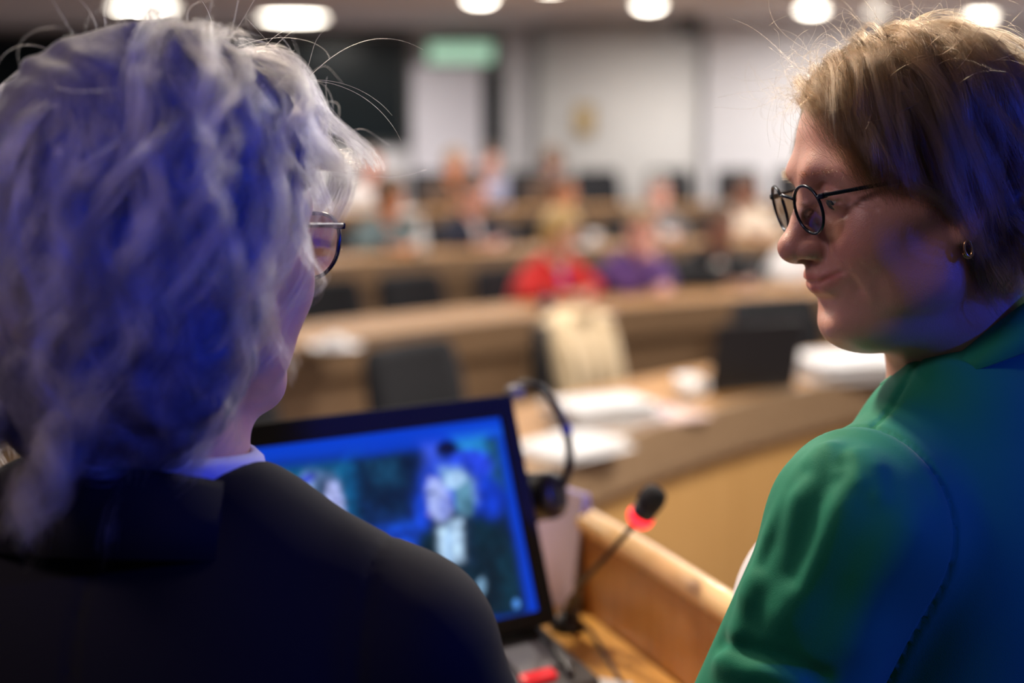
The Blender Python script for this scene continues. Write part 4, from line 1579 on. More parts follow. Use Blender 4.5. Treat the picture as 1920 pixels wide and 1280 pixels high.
M['hair_w_base'] = mat('hair_undercoat_blond', (0.055, 0.034, 0.022), 0.6, vary=0.4, scale=220, bump=0.5, bscale=500)
M['hair_w'] = hair_mat('hair_blond', (0.082, 0.044, 0.020), 0.22)
Vc, Qc = surface(w_cap, W_HP - 0.16, W_HP + 0.17, 0.003)
hair_w = link('hair', np_mesh('hair', Vc - W_BASE, Qc), M['hair_w_base'], woman)


def w_world(pl):
    return (pl * W_S) @ W_HR.T + W_HP


def w_comb(p, s):
    x, y, z = p[:, 0], p[:, 1], p[:, 2]
    n = unit((p - SC) / SR ** 2)
    front = np.clip((y - 0.020) / 0.05, 0, 1)
    back = np.clip((-0.005 - y) / 0.06, 0, 1)
    top = np.clip((z - 0.075) / 0.045, 0, 1)
    side = np.where(x < 0.030, -1.0, 1.0)       # parting on the far side
    down = np.clip((np.abs(x) - 0.030) / 0.032, 0, 1)
    dz = -(1.05 - 0.65 * top) * (1 - front) - front * (0.02 + 1.0 * down)
    dx = side * (0.30 + 0.8 * top) * (1 - front) + front * side * (1.0 - 0.75 * down)
    dy = front * (0.30 * top - 0.30 * (1 - top)) - 0.60 * back - 0.10
    w = np.stack([dx, dy, dz], 1)
    w = w - n * (w * n).sum(1, keepdims=True)
    return unit(w)


def nearest(a, b):
    return np.concatenate([np.argmin(((a[i:i + 3000, None, :] - b[None]) ** 2).sum(2), 1) for i in range(0, len(a), 3000)])


def lock_strands(rg, roots, groots, G, tight=0.7, spread=0.0016, K=None):
    """strands follow the guide of their lock and close in on it towards the tip"""
    N, K = len(roots), G.shape[1]
    idx = nearest(roots, groots)
    g = G[idx]
    s = np.linspace(0, 1, K)[None, :, None]
    d = roots - groots[idx]
    # cut each strand to its own length along the guide
    cut = 0.72 + 0.28 * rg.random((N, 1)) ** 0.6
    f = np.linspace(0, 1, K)[None] * cut * (K - 1)
    i0 = np.clip(f.astype(int), 0, K - 2)
    t = (f - i0)[..., None]
    ar = np.arange(N)[:, None]
    path = g[ar, i0] * (1 - t) + g[ar, i0 + 1] * t
    sp_ = rg.normal(size=(N, 1, 3)) * spread * (0.3 + s) + np.cumsum(rg.normal(size=(N, K, 3)), 1) * 0.00022
    return path + d[:, None, :] * (1 - tight * s ** 0.8) + sp_ * np.minimum(1, 4 * s), idx


def cut_off(pts, bad):
    """stop each strand where it would enter a forbidden zone"""
    N, K, _ = pts.shape
    b = bad(pts.reshape(-1, 3)).reshape(N, K)
    b[:, :3] = False
    first = np.where(b.any(1), b.argmax(1), K)
    k = np.minimum(np.arange(K)[None], np.maximum(first - 1, 1)[:, None])
    # spread the kept part over all points
    f = np.linspace(0, 1, K)[None] * k.max(1, keepdims=True)
    i0 = np.clip(f.astype(int), 0, K - 2)
    t = (f - i0)[..., None]
    ar = np.arange(N)[:, None]
    return pts[ar, i0] * (1 - t) + pts[ar, i0 + 1] * t


def w_bad(p):
    y, z = p[:, 1], p[:, 2]
    zb = np.interp(y, [-0.01, 0.004, 0.008, 0.018, 0.039, 0.053, 0.066, 0.071, 0.076, 0.084, 0.2], [-0.2, -0.044, -0.022, -0.004, 0.015, 0.019, 0.022, 0.040, 0.060, 0.083, 0.083])
    return (z < zb) & (y < 0.0985)


def make_w_strands(N, seed, NG=620):
    rg = np.random.default_rng(seed)
    gr = scalp_roots(rg, NG, w_keep)
    frontness = np.clip((gr[:, 1] - 0.01) / 0.07, 0, 1)
    topness = np.clip((gr[:, 2] - 0.06) / 0.06, 0, 1)
    c = rg.random((NG, 6))
    L = 0.120 + 0.040 * frontness * topness + 0.055 * topness * (1 - frontness)
    L = L * (0.75 + 0.45 * c[:, 0])
    lift = 0.35 + 0.55 * frontness * topness + 0.5 * c[:, 1] * topness
    off = 0.0090 + 0.0110 * c[:, 2] + 0.005 * frontness
    bias = (c[:, 3:6] - 0.5) * 0.85

    def comb(p, s):
        w = w_comb(p, s) + bias * (0.4 + 0.6 * s)
        if s > 0.70:
            low = np.clip((0.005 - p[:, 2]) / 0.04, 0, 1)[:, None]
            w = w + low * np.stack([-np.sign(p[:, 0]) * 0.9, 0.5 * np.ones(len(p)), 0.25 * np.ones(len(p))], 1) * (s - 0.70) * 3.0
        return unit(w)

    def post(p, s):
        a = np.abs(p[:, 0])
        lim = np.where(p[:, 2] < 0.012, 0.014 + (p[:, 2]) * 0.5, 1.0)
        bad = (p[:, 1] > lim) & (p[:, 2] < 0.012) & (p[:, 1] < 0.10)
        p = p.copy()
        p[bad, 1] += (lim[bad] - p[bad, 1]) * 0.35
        fc, fr_ = np.array([0, 0.118, 0.000]), np.array([0.056, 0.058, 0.086])
        qf = (p - fc) / fr_
        kf = np.sqrt((qf * qf).sum(1))
        inf = kf < 1
        p[inf] = fc + (p[inf] - fc) / np.maximum(kf[inf, None], 0.3)
        rmin = 0.067 + 0.008 * c[:, 2]
        lowm = (p[:, 2] < 0.02) & (p[:, 2] > -0.045) & (a < rmin) & (p[:, 1] > -0.045)
        p[lowm, 0] = np.sign(p[lowm, 0]) * rmin[lowm]
        return p
    G = grow(rg, gr, comb, L, 22, lift, off, grav=0.5, stiff=0.72, post=post)
    s = np.linspace(0, 1, 22)[None, :, None]
    ph = c[:, :1][:, :, None] * 6.28
    G = G + np.concatenate([np.sin(s * 6 + ph), np.cos(s * 5 + ph * 1.7), np.sin(s * 5 + ph * 2.3)], 2) * 0.0058 * s
    roots = scalp_roots(rg, N, w_keep)
    out, _ = lock_strands(rg, roots, gr, G, 0.75, 0.0022)
    jit = rg.normal(size=(N, 1)) * 0.006
    out[:, :, 2] += jit
    out = cut_off(out, w_bad)
    out[:, :, 2] -= jit
    return out


def temple_locks(seed):
    """fringe swept from the crown over the near temple, in separate locks"""
    rg_ = np.random.default_rng(seed)
    outs = []
    for (r0_, ends, n) in (((-0.015, 0.050, 0.118), (-0.066, 0.062, 0.027), 260), ((-0.025, 0.042, 0.120), (-0.069, 0.056, 0.022), 300), ((-0.030, 0.030, 0.122), (-0.073, 0.046, 0.019), 320), ((-0.035, 0.020, 0.122), (-0.077, 0.036, 0.014), 320), ((-0.010, 0.062, 0.108), (-0.060, 0.070, 0.044), 220), ((-0.040, 0.010, 0.120), (-0.080, 0.024, 0.004), 320), ((-0.02, 0.055, 0.112), (-0.063, 0.067, 0.034), 220), ((-0.045, 0.0, 0.118), (-0.082, 0.010, -0.006), 320), ((-0.045, -0.01, 0.118), (-0.085, -0.014, -0.040), 300), ((-0.045, -0.02, 0.116), (-0.082, -0.024, -0.066), 300)):
        r0_, e_ = np.array(r0_), np.array(ends)
        root = r0_ + rg_.normal(size=(n, 3)) * np.array([0.010, 0.012, 0.004])
        q_ = (root - SC) / (SR + 0.004)
        root = SC + (root - SC) / np.sqrt((q_ * q_).sum(1))[:, None]
        tip_ = e_ + rg_.normal(size=(n, 3)) * np.array([0.003, 0.006, 0.007]) + (root - r0_) * 0.15
        m1 = root * 0.6 + tip_ * 0.4
        m2 = root * 0.25 + tip_ * 0.75
        out_ = []
        for m_, o_ in ((m1, 0.017), (m2, 0.016)):
            q_ = (m_ - SC) / (SR + o_)
            m_ = SC + (m_ - SC) / np.sqrt((q_ * q_).sum(1))[:, None]
            out_.append(m_ + rg_.normal(size=(n, 3)) * 0.0025)
        t_ = np.linspace(0, 1, 20)[None, :, None]
        a0, a1, a2, a3 = root[:, None], out_[0][:, None], out_[1][:, None], tip_[:, None]
        # cubic through the four points (Lagrange at 0, .4, .75, 1)
        k_ = [0.0, 0.40, 0.75, 1.0]
        acc_ = 0
        for i_, A_ in enumerate((a0, a1, a2, a3)):
            w_ = 1.0
            for j_ in range(4):
                if j_ != i_: w_ = w_ * (t_ - k_[j_]) / (k_[i_] - k_[j_])
            acc_ = acc_ + A_ * w_
        wob = np.concatenate([np.sin(t_ * 7 + rg_.random() * 6), np.cos(t_ * 6 + rg_.random() * 6), np.sin(t_ * 5 + rg_.random() * 6)], 2) * 0.0022 * t_
        outs.append(acc_ + wob + np.cumsum(rg_.normal(size=(n, 20, 3)), 1) * 0.00025)
    return np.concatenate(outs)


strands('temple_strands', w_world(temple_locks(4)), 0.00009, 0.00004, M['hair_w'], hair_w, W_BASE)
strands('strands', w_world(make_w_strands(30000, 11)), 0.00009, 0.00004, M['hair_w'], hair_w, W_BASE)


def flyaway(rg, roots, N, L, curl, seeddir=None, K=26):
    n = unit((roots - SC) / SR ** 2)
    d = unit(n + rg.normal(size=(N, 3)) * 0.5 + (seeddir if seeddir is not None else 0))
    ax_ = unit(rg.normal(size=(N, 3)))
    p = roots + n * 0.006
    out = [p]
    ds = (L / (K - 1))[:, None]
    ang = (curl * (0.5 + rg.random(N)))[:, None] / (K - 1)
    for i in range(1, K):
        d = unit(d + np.cross(ax_, d) * ang + np.array([0, 0, -0.02]))
        p = shell_push(p + d * ds, np.full(N, 0.012))
        out.append(p)
    return np.stack(out, 1)


rg = np.random.default_rng(3)
rf = scalp_roots(rg, 240, lambda p: w_keep(p) & (p[:, 2] > 0.06))
fa = flyaway(rg, rf, 240, 0.03 + 0.05 * rg.random(240), 3.0)
rf2 = scalp_roots(rg, 130, lambda p: w_keep(p) & (p[:, 1] > 0.05) & (np.abs(p[:, 0]) < 0.05))
fb = flyaway(rg, rf2, 130, 0.035 + 0.06 * rg.random(130), 5.0, np.array([0, 0.9, 0.2]))
strands('flyaway_strands', np.concatenate([w_world(fa), w_world(fb)]), 0.00008, 0.00004, M['hair_w'], hair_w, W_BASE)

# eyebrows
for s in (-1, 1):
    nb = 170
    tpar = rg.random(nb)
    c = np.stack([s * (0.012 + 0.036 * tpar), 0.0975 - 0.021 * tpar ** 1.8, 0.0335 + 0.0035 * np.sin(tpar * 2.6)], 1)
    c[:, 2] += rg.normal(size=nb) * 0.0018 + 0.0025
    d = np.stack([s * (0.7 + 0 * tpar), 0.15 - 0.4 * tpar, 0.35 - 0.5 * tpar], 1) + rg.normal(size=(nb, 3)) * 0.18 + np.array([0, 0.25, 0])
    st = c[:, None, :] + unit(d)[:, None, :] * np.linspace(-0.002, 0.007, 6)[None, :, None]
    strands('eyebrow', w_world(st), 0.00009, 0.00004, M['hair_w'], woman, W_BASE)

# glasses and earring
M['frame_blue'] = mat('dark_blue_frame', (0.012, 0.022, 0.040), 0.25, metal=0.6, vary=0.1, scale=60)
glasses('eyeglasses', W_HM, 'small round dark blue metal glasses on the person in the green blazer', (0.0195, 0.0195), 0.0300, 0.1035, 0.0115, 0.00130, M['frame_blue'], wrap=9, pant=6, hinge=0.5)
M['gold'] = mat('gold', (0.75, 0.50, 0.22), 0.2, metal=1.0, vary=0.05)
er = empty('earring')
er.matrix_world = W_HM
tag(er, 'small gold hoop earring below the blond-brown hair', 'earring')
ec = Vector((-0.0775, 0.0005, -0.0385))
MB().tube([ec + Vector((0, 0.0032 * math.cos(a), 0.0062 * math.sin(a))) for a in [2 * math.pi * i / 24 for i in range(24)]], 0.0011, 8, closed=True).build('hoop', M['gold'], er, smooth=True)
MB().tube([ec + Vector((0.0012, 0.0042 * math.cos(a), -0.003 + 0.0045 * math.sin(a))) for a in [math.pi + math.pi * i / 12 for i in range(13)]], 0.0009, 8).build('drop', M['gold'], er, smooth=True)

# ================================================================ the man in the dark suit
N_S = 1.07
N_HP = np.array(P(314, 478, 0.975))
N_HR = rotm(R(-33), R(-4), R(0))
N_HM = head_matrix(N_HP, N_HR, N_S)
N_NB = N_HP + np.array([-0.012, -0.030, -0.150])
N_B = rotm(R(-8), 0, 0)
N_BASE = np.array([N_NB[0], N_NB[1] - 0.03, 0.32])


def nl(x, y, z):
    return N_NB + N_B @ np.array([x, y, z])


n_skull = N_HP + N_HR @ np.array([0, -0.030, -0.035]) * N_S
n_throat = N_HP + N_HR @ np.array([0, 0.022, -0.080]) * N_S


def n_neck(p):
    d = chain(p, [n_skull, N_NB, nl(0, 0, -0.06)], [0.058, 0.062, 0.085], 0.01)
    return smin(d, chain(p, [n_throat, nl(0.01, 0.040, -0.02)], [0.036, 0.042], 0.02), 0.035)


def n_head(p):
    return smin(head_field(to_head(p, N_HP, N_HR, N_S), smile=0.3, male=True) * N_S, n_neck(p), 0.024)


V1, Q1 = surface(n_head, N_HP - 0.18, N_HP + 0.18, 0.0024)
N_SH = {-1: nl(-0.170, 0, -0.125), 1: nl(0.170, 0, -0.125)}
N_EL = {-1: nl(-0.27, 0.05, -0.36), 1: nl(0.265, 0.04, -0.36)}
N_WR = {-1: nl(-0.16, 0.27, -0.345), 1: nl(0.13, 0.28, -0.345)}


def n_torso(p, g=0.0):
    q = ((p - N_NB.astype(F32)) @ N_B.astype(F32)).astype(F32)
    d = ell(q, (0, 0.0, -0.22), (0.175 + g, 0.120 + g, 0.17 + g))
    d = smin(d, ell(q, (0, 0.01, -0.42), (0.165 + g, 0.130 + g, 0.17 + g)), 0.08)
    d = smin(d, ell(q, (0, -0.01, -0.58), (0.185 + g, 0.140 + g, 0.12 + g)), 0.06)
    d = smin(d, chain(q, [(-0.165, 0, -0.110), (-0.060, -0.010, -0.055), (0.060, -0.010, -0.055), (0.165, 0, -0.110)], [0.052 + g, 0.055 + g, 0.055 + g, 0.052 + g], 0.02), 0.05)
    d = smin(d, ell(q, (0, -0.050, -0.16), (0.145 + g, 0.072 + g, 0.12 + g)), 0.05)
    return d


def n_legs(p, g=0.0):
    d = None
    for s in (-1, 1):
        hip, knee, ank = nl(s * 0.10, 0.02, -0.62), nl(s * 0.14, 0.44, -0.62), nl(s * 0.14, 0.42, -1.03)
        e = chain(p, [hip, knee, ank], [0.088 + g, 0.062 + g, 0.045 + g], 0.03)
        e = smin(e, cap(p, ank + np.array([0, 0, -0.025]), nl(s * 0.15, 0.58, -1.068), 0.038 + g * 0.5, 0.032 + g * 0.5), 0.03)
        d = e if d is None else np.minimum(d, e)
    return d


def n_body(p):
    d = smin(n_torso(p, -0.02), n_legs(p), 0.04)
    d = smin(d, n_neck(p) + 0.004, 0.03)
    for s in (-1, 1):
        d = smin(d, chain(p, [N_SH[s], N_EL[s], N_WR[s]], [0.050, 0.042, 0.028], 0.02), 0.03)
    return d


V2, Q2 = surface(n_body, N_BASE + np.array([-0.45, -0.28, 0.0]), N_BASE + np.array([0.45, 0.75, 1.18]), 0.010)
hands = []
for s in (-1, 1):
    wr = N_WR[s]
    f, sd, u = hand_frame(wr, wr + (wr - N_EL[s]) * np.array([1, 1, 0.1]), thumb=1 if s < 0 else -1)
    fh = lambda p: smin(hand_field(p, wr, f, sd, u, 1.05, 0.35), chain(p, [N_EL[s], wr], [0.042, 0.028]), 0.012)
    c = wr + f * 0.07
    hands.append(surface(fh, c - 0.13, c + 0.13, 0.0032))
VV, QQ = join_parts([(V1, Q1), (V2, Q2)] + hands)
man = empty('person', N_BASE)
tag(man, 'person with wavy grey hair in a black suit seen from behind', 'person')
M['skin_m'] = skin_mat('skin_pink', (0.58, 0.32, 0.25), (0.55, 0.20, 0.16))
me = np_mesh('body', VV - N_BASE, QQ)
set_flush(me, np.full(len(VV), 0.12))
link('body', me, M['skin_m'], man)
add_eyes(man, N_BASE, N_HM, (0, 1, -0.1))


def n_jacket(p):
    q = ((p - N_NB.astype(F32)) @ N_B.astype(F32)).astype(F32)
    d = n_torso(p, 0.014)
    for s in (-1, 1):
        sh, el, wr = N_SH[s], N_EL[s], N_WR[s]
        a = chain(p, [sh, el, wr + (el - wr) * 0.15], [0.072, 0.064, 0.046], 0.03)
        a = smin(a, ell(q, (s * 0.178, 0.0, -0.108), (0.052, 0.062, 0.048)), 0.02)
        d = smin(d, a, 0.022)
        sm_ = q[:, 0] * s - 0.165
        d = d + 0.0014 * np.exp(-(sm_ / 0.0026) ** 2) * (cap(p, sh, sh, 0, 0) < 0.14)
    d = d + 0.0018 * np.exp(-(q[:, 0] / 0.0024) ** 2) * (q[:, 1] < 0)
    d = d - 0.003 * np.exp(-(segdist(p, [nl(0.16, -0.05, -0.2), nl(0.05, -0.12, -0.3)]) / 0.02) ** 2)
    vz = np.clip(-(q[:, 2]) / 0.34, 0, 1)
    opening = smax(np.abs(q[:, 0]) - (0.075 - 0.06 * vz), -(q[:, 1] - 0.03), 0.02)
    d = smax(d, -opening, 0.01)
    d = smax(d, -cap(p, nl(0, 0.01, -0.03), nl(0, 0.015, 0.2), 0.074, 0.08), 0.01)
    return smax(d, -(q[:, 2] + 0.70), 0.01)


M['suit'] = cloth_mat('black_suit', (0.0035, 0.0035, 0.007), 0.8, 0.0)
Vj, Qj = surface(n_jacket, N_BASE + np.array([-0.42, -0.25, 0.42]), N_BASE + np.array([0.42, 0.40, 1.20]), 0.005)
link('suit_jacket', np_mesh('suit_jacket', Vj - N_BASE, Qj), M['suit'], man)
M['shirt'] = cloth_mat('white_shirt', (0.66, 0.66, 0.74), 0.75, 0.1)


def n_shirt(p):
    q = ((p - N_NB.astype(F32)) @ N_B.astype(F32)).astype(F32)
    d = n_torso(p, 0.004)
    d = smax(d, -cap(p, nl(0, 0.01, -0.03), nl(0, 0.015, 0.2), 0.070, 0.07), 0.01)
    return smax(d, -(q[:, 2] + 0.62), 0.01)


Vb, Qb = surface(n_shirt, N_BASE + np.array([-0.35, -0.25, 0.4]), N_BASE + np.array([0.35, 0.35, 1.2]), 0.009)
link('shirt', np_mesh('shirt', Vb - N_BASE, Qb), M['shirt'], man)
Vt, Qt = surface(lambda p: smin(n_legs(p, 0.010), smax(n_torso(p, 0.006), p[:, 2] - F32(N_NB[2] - 0.50), 0.02), 0.03), N_BASE + np.array([-0.4, -0.3, 0.07]), N_BASE + np.array([0.40, 0.75, 0.75]), 0.011)
link('trousers', np_mesh('trousers', Vt - N_BASE, Qt), M['suit'], man)
collar('shirt_collar', nl, N_BASE, (0.026, 0.012), (-0.002, -0.014), 0.067, 0.080, M['shirt'], man, span=150, yoff=0.006)
collar('jacket_collar', nl, N_BASE, (0.026, -0.014), (-0.022, -0.050), 0.078, 0.115, M['suit'], man, span=125, yoff=0.002)

# ---- wavy grey hair
def n_keep(p):
    x, y, z = p[:, 0], p[:, 1], p[:, 2]
    ym = np.where(z < -0.010, -0.018, np.where(z < 0.030, 0.012, np.where(z < 0.085, 0.022 + (z - 0.03) * 0.8, 0.2)))
    return (y < ym) & (z > -0.050)


def n_cap(p):
    q = to_head(p, N_HP, N_HR, N_S)
    d = ell(q, SC + np.array([0, -0.006, 0.002]), SR + np.array([0.017, 0.018, 0.014]))
    d = smin(d, ell(q, (0, -0.056, -0.062), (0.094, 0.056, 0.082)), 0.04)
    a = q.copy()
    a[:, 0] = np.abs(a[:, 0])
    d = smin(d, ell(a, (0.072, -0.036, -0.025), (0.022, 0.038, 0.070)), 0.03)
    face_ = ell(q, (0, 0.130, -0.030), (0.120, 0.100, 0.120))
    face_ = smin(face_, ell(a, (0.085, 0.060, -0.040), (0.060, 0.070, 0.085)), 0.03)
    d = smax(d, -face_, 0.012)
    d = d + 0.0035 * np.sin(q[:, 0] * 110 + 3 * np.sin(q[:, 2] * 60)) * np.sin(q[:, 2] * 95 + 2 * np.sin(q[:, 1] * 70)) * np.sin(q[:, 1] * 90)
    return smax(d, -(q[:, 2] + 0.130), 0.01) * N_S


M['hair_m_base'] = mat('hair_undercoat_grey', (0.11, 0.105, 0.11), 0.6, vary=0.5, scale=160, bump=0.6, bscale=300)
M['hair_m'] = hair_mat('hair_grey', (0.26, 0.245, 0.235), 0.28)
Vc, Qc = surface(n_cap, N_HP - 0.18, N_HP + 0.19, 0.004)
hair_m = link('hair', np_mesh('hair', Vc - N_BASE, Qc), M['hair_m_base'], man)


def n_world(pl):
    return (pl * N_S) @ N_HR.T + N_HP


def make_n_strands(N, seed, NG=520):
    rg = np.random.default_rng(seed)
    gr = scalp_roots(rg, NG, n_keep)
    front = np.clip((gr[:, 1] - 0.01) / 0.07, 0, 1)
    top = np.clip((gr[:, 2] - 0.06) / 0.06, 0, 1)
    c = rg.random((NG, 8))
    L = 0.158 - 0.075 * front + 0.085 * top * (1 - front)
    L = L * (0.80 + 0.4 * c[:, 0])
    lift = 0.35 + 0.4 * c[:, 1] + 0.15 * front
    off = 0.016 + 0.011 * c[:, 2] - 0.003 * front
    bias = (c[:, 3:6] - 0.5) * 0.75

    def comb(p, s):
        y, z = p[:, 1], p[:, 2]
        n = unit((p - SC) / SR ** 2)
        f_ = np.clip((y - 0.02) / 0.05, 0, 1)
        t_ = np.clip((z - 0.075) / 0.045, 0, 1)
        side = np.where(p[:, 0] < -0.02, -1.0, 1.0)
        w = np.stack([side * (0.3 + 0.6 * t_ + 0.3 * f_), 0.25 * f_ * t_ - 0.55 * (1 - f_), -(1.0 - 0.7 * t_)], 1)
        w = unit(w - n * (w * n).sum(1, keepdims=True)) + bias
        return unit(w)

    def post(p, s):
        fc, fr_ = np.array([0, 0.125, -0.020]), np.array([0.115, 0.092, 0.108])
        qf = (p - fc) / fr_
        kf = np.sqrt((qf * qf).sum(1))
        inf = kf < 1
        p = p.copy()
        p[inf] = fc + (p[inf] - fc) / np.maximum(kf[inf, None], 0.3)
        a = np.abs(p[:, 0])
        rmin = 0.078 + 0.018 * c[:, 2]
        lowm = (p[:, 2] < 0.03) & (a < rmin) & (p[:, 1] > -0.055) & (p[:, 1] < 0.03)
        p[lowm, 0] = np.sign(p[lowm, 0]) * (0.5 * a[lowm] + 0.5 * rmin[lowm])
        bk_ = (p[:, 2] < 0.0) & (p[:, 1] > -0.092) & (p[:, 1] < -0.03) & (a < 0.06)
        p[bk_, 1] += (-0.095 - p[bk_, 1]) * 0.4
        return p
    K = 30
    G = grow(rg, gr, comb, L, K, lift, off, grav=0.5, stiff=0.70, post=post)
    s = np.linspace(0, 1, K)[None, :, None]
    t = unit(np.gradient(G, axis=1))
    up_ = np.array([0.3, 0.2, 0.93])
    b1_ = unit(np.cross(t, up_))
    b2_ = np.cross(t, b1_)
    wav = (L / 0.085)[:, None, None] * 6.28 * (0.7 + 0.6 * c[:, 6][:, None, None])
    ph = c[:, 7][:, None, None] * 6.28
    amp = (0.0035 + 0.0085 * c[:, 0][:, None, None]) * np.minimum(1, s * 1.5) ** 1.3
    G = G + amp * (np.cos(wav * s + ph) * b1_ + np.sin(wav * s + ph) * b2_ * np.where(c[:, 5] > 0.5, 1, -1)[:, None, None])
    roots = scalp_roots(rg, N, n_keep)
    out, _ = lock_strands(rg, roots, gr, G, 0.72, 0.0022)
    bad = lambda p: ((p[:, 2] < 0.058) & (p[:, 1] > 0.030 + 0.25 * (p[:, 2] - 0.0)) & (p[:, 1] < 0.2)) | ((p[:, 2] < 0.0) & (p[:, 1] > 0.012))
    return cut_off(out, bad)


strands('strands', n_world(make_n_strands(27000, 21)), 0.00012, 0.00006, M['hair_m'], hair_m, N_BASE)
rg = np.random.default_rng(5)
rf = scalp_roots(rg, 80, lambda p: n_keep(p) & (p[:, 2] > 0.05) & (p[:, 0] > -0.03))
fa = flyaway(rg, rf, 80, 0.04 + 0.05 * rg.random(80), 5.0)
rf2 = scalp_roots(rg, 46, lambda p: n_keep(p) & (p[:, 1] > 0.03))
fb = flyaway(rg, rf2, 46, 0.07 + 0.07 * rg.random(46), 4.6, np.array([0.4, 0.9, 0.1]))
strands('flyaway_strands', np.concatenate([n_world(fa), n_world(fb)]), 0.00012, 0.00006, M['hair_m'], hair_m, N_BASE)
M['frame_black'] = mat('dark_frame_plastic', (0.012, 0.010, 0.018), 0.25, vary=0.1, scale=60)
glasses('eyeglasses', N_HM, 'dark rimmed glasses on the person with wavy grey hair', (0.0255, 0.0225), 0.0335, 0.1030, 0.0080, 0.0015, M['frame_black'], wrap=8, pant=8, square=0.25, hinge=0.55)

# the chairs the two speakers sit on
for (c_, rz, lb) in ((nl(0, 0.03, 0), R(-8) + math.pi, 'dark swivel chair under the person in the black suit'), (wl(0, 0.03, 0), R(45) + math.pi, 'dark swivel chair under the person in the green blazer')):
    t = empty('swivel_chair', (c_[0], c_[1], 0.32), rz)
    t.scale = (1, 1, 0.86)
    tag(t, lb, 'chair')
    for (nm, me_, mt) in CHAIR:
        link(nm, me_, M[mt], t)

# ================================================================ the audience (local frame: faces +y, origin on the floor under the chair)
def seated(seed, lean=0.10, head_yaw=0.0, head_pitch=-8.0, shape=1.0, arms='desk', male=True):
    """meshes of one seated figure: skin, top, trousers; returns them with the head pose"""
    nb = np.array([0.0, 0.02 + lean, 0.985])
    hp = nb + np.array([0.0, 0.035 + lean * 0.12, 0.130])
    hr = rotm(R(head_yaw), R(head_pitch), 0)
    lc = lambda p: ((p - hp.astype(F32)) @ hr.astype(F32)).astype(F32)
    sk = hp + hr @ np.array([0, -0.03, -0.035])
    neck = lambda p: chain(p, [sk, nb, nb + np.array([0, -0.01, -0.06])], [0.053, 0.056, 0.075])
    head = lambda p: smin(head_field(lc(p), True, 0.4, male), neck(p), 0.025)
    parts = [surface(head, hp - 0.15, hp + 0.155, 0.0045)]
    pel = np.array([0.0, -0.06, 0.60])
    sh = {s: nb + np.array([s * 0.165 * shape, -0.005, -0.105]) for s in (-1, 1)}
    if arms == 'desk':
        el = {s: np.array([s * 0.25 * shape, 0.16 + lean * 0.5, 0.80]) for s in (-1, 1)}
        wr = {s: np.array([s * 0.10, 0.36, 0.792]) for s in (-1, 1)}
    elif arms == 'lap':
        el = {s: np.array([s * 0.245 * shape, 0.02, 0.72]) for s in (-1, 1)}
        wr = {s: np.array([s * 0.10, 0.21, 0.665]) for s in (-1, 1)}
    else:                                   # one hand at the chin
        el = {-1: np.array([-0.24, 0.14, 0.80]), 1: np.array([0.15, 0.30, 0.795])}
        wr = {-1: np.array([-0.06, 0.36, 0.792]), 1: hp + np.array([0.045, 0.145, -0.155])}

    def torso(p, g=0.0):
        a = shape
        d = chain(p, [pel, (pel + nb) / 2 + np.array([0, -0.03, 0.0])], [0.10 + g, 0.10 + g])
        q = p.copy()
        q[:, 0] = q[:, 0] / (1.45 * a)
        d = chain(q, [pel, pel * 0.5 + nb * 0.5 + np.array([0, -0.02, 0]), nb + np.array([0, -0.01, -0.17])], [0.118 + g, 0.108 + g, 0.110 + g], 0.03)
        return smin(d, chain(p, [sh[-1], nb + np.array([-0.05, -0.012, -0.05]), nb + np.array([0.05, -0.012, -0.05]), sh[1]], [0.048 + g, 0.052 + g, 0.052 + g, 0.048 + g]), 0.06)

    def legs(p, g=0.0):
        d = None
        for s in (-1, 1):
            e = chain(p, [np.array([s * 0.09, -0.04, 0.575]), np.array([s * 0.12, 0.36, 0.575]), np.array([s * 0.12, 0.32, 0.09])], [0.082 + g, 0.062 + g, 0.046 + g])
            e = smin(e, cap(p, (s * 0.12, 0.31, 0.045), (s * 0.13, 0.45, 0.036), 0.036, 0.030), 0.03)
            d = e if d is None else np.minimum(d, e)
        return d

    def body(p):
        d = smin(torso(p, -0.02), legs(p), 0.03)
        d = smin(d, neck(p) + 0.004, 0.03)
        for s in (-1, 1):
            d = smin(d, chain(p, [sh[s], el[s], wr[s]], [0.045, 0.038, 0.026]), 0.02)
        return d
    parts.append(surface(body, (-0.42, -0.30, 0.0), (0.42, 0.62, 1.10), 0.016))
    for s in (-1, 1):
        tgt = wr[s] + (wr[s] - el[s]) * np.array([1, 1, 0.1])
        upv = (0, 0, 1)
        if arms == 'chin' and s == 1:
            tgt, upv = wr[s] + np.array([-0.01, -0.02, 0.09]), (0.3, 1, 0)
        f, sd, u = hand_frame(wr[s], tgt, upv, 1 if s < 0 else -1)
        fh = lambda p: smin(hand_field(p, wr[s], f, sd, u, 1.0, 0.45), chain(p, [el[s], wr[s]], [0.036, 0.026]), 0.012)
        c = wr[s] + f * 0.07
        parts.append(surface(fh, c - 0.11, c + 0.11, 0.0052))
    skin = np_mesh('body', *join_parts(parts))
    set_flush(skin, np.full(len(skin.vertices), 0.1))

    def top(p):
        d = torso(p, 0.012)
        for s in (-1, 1):
            d = smin(d, chain(p, [sh[s], el[s], wr[s] + (el[s] - wr[s]) * 0.14], [0.064, 0.055, 0.040]), 0.025)
        d = smax(d, -cap(p, nb + np.array([0, 0.015, -0.03]), nb + np.array([0, 0.04, 0.2]), 0.062, 0.07), 0.01)
        d = smax(d, -smax(np.abs(p[:, 0]) - 0.045 + (nb[2] - p[:, 2]) * 0.22, -(p[:, 1] - nb[1] - 0.05), 0.01), 0.01)
        d = d + 0.004 * np.sin(p[:, 2] * 60 + p[:, 0] * 25 + seed) * np.sin(p[:, 0] * 40 + seed * 2)
        return smax(d, 0.56 - p[:, 2], 0.01)
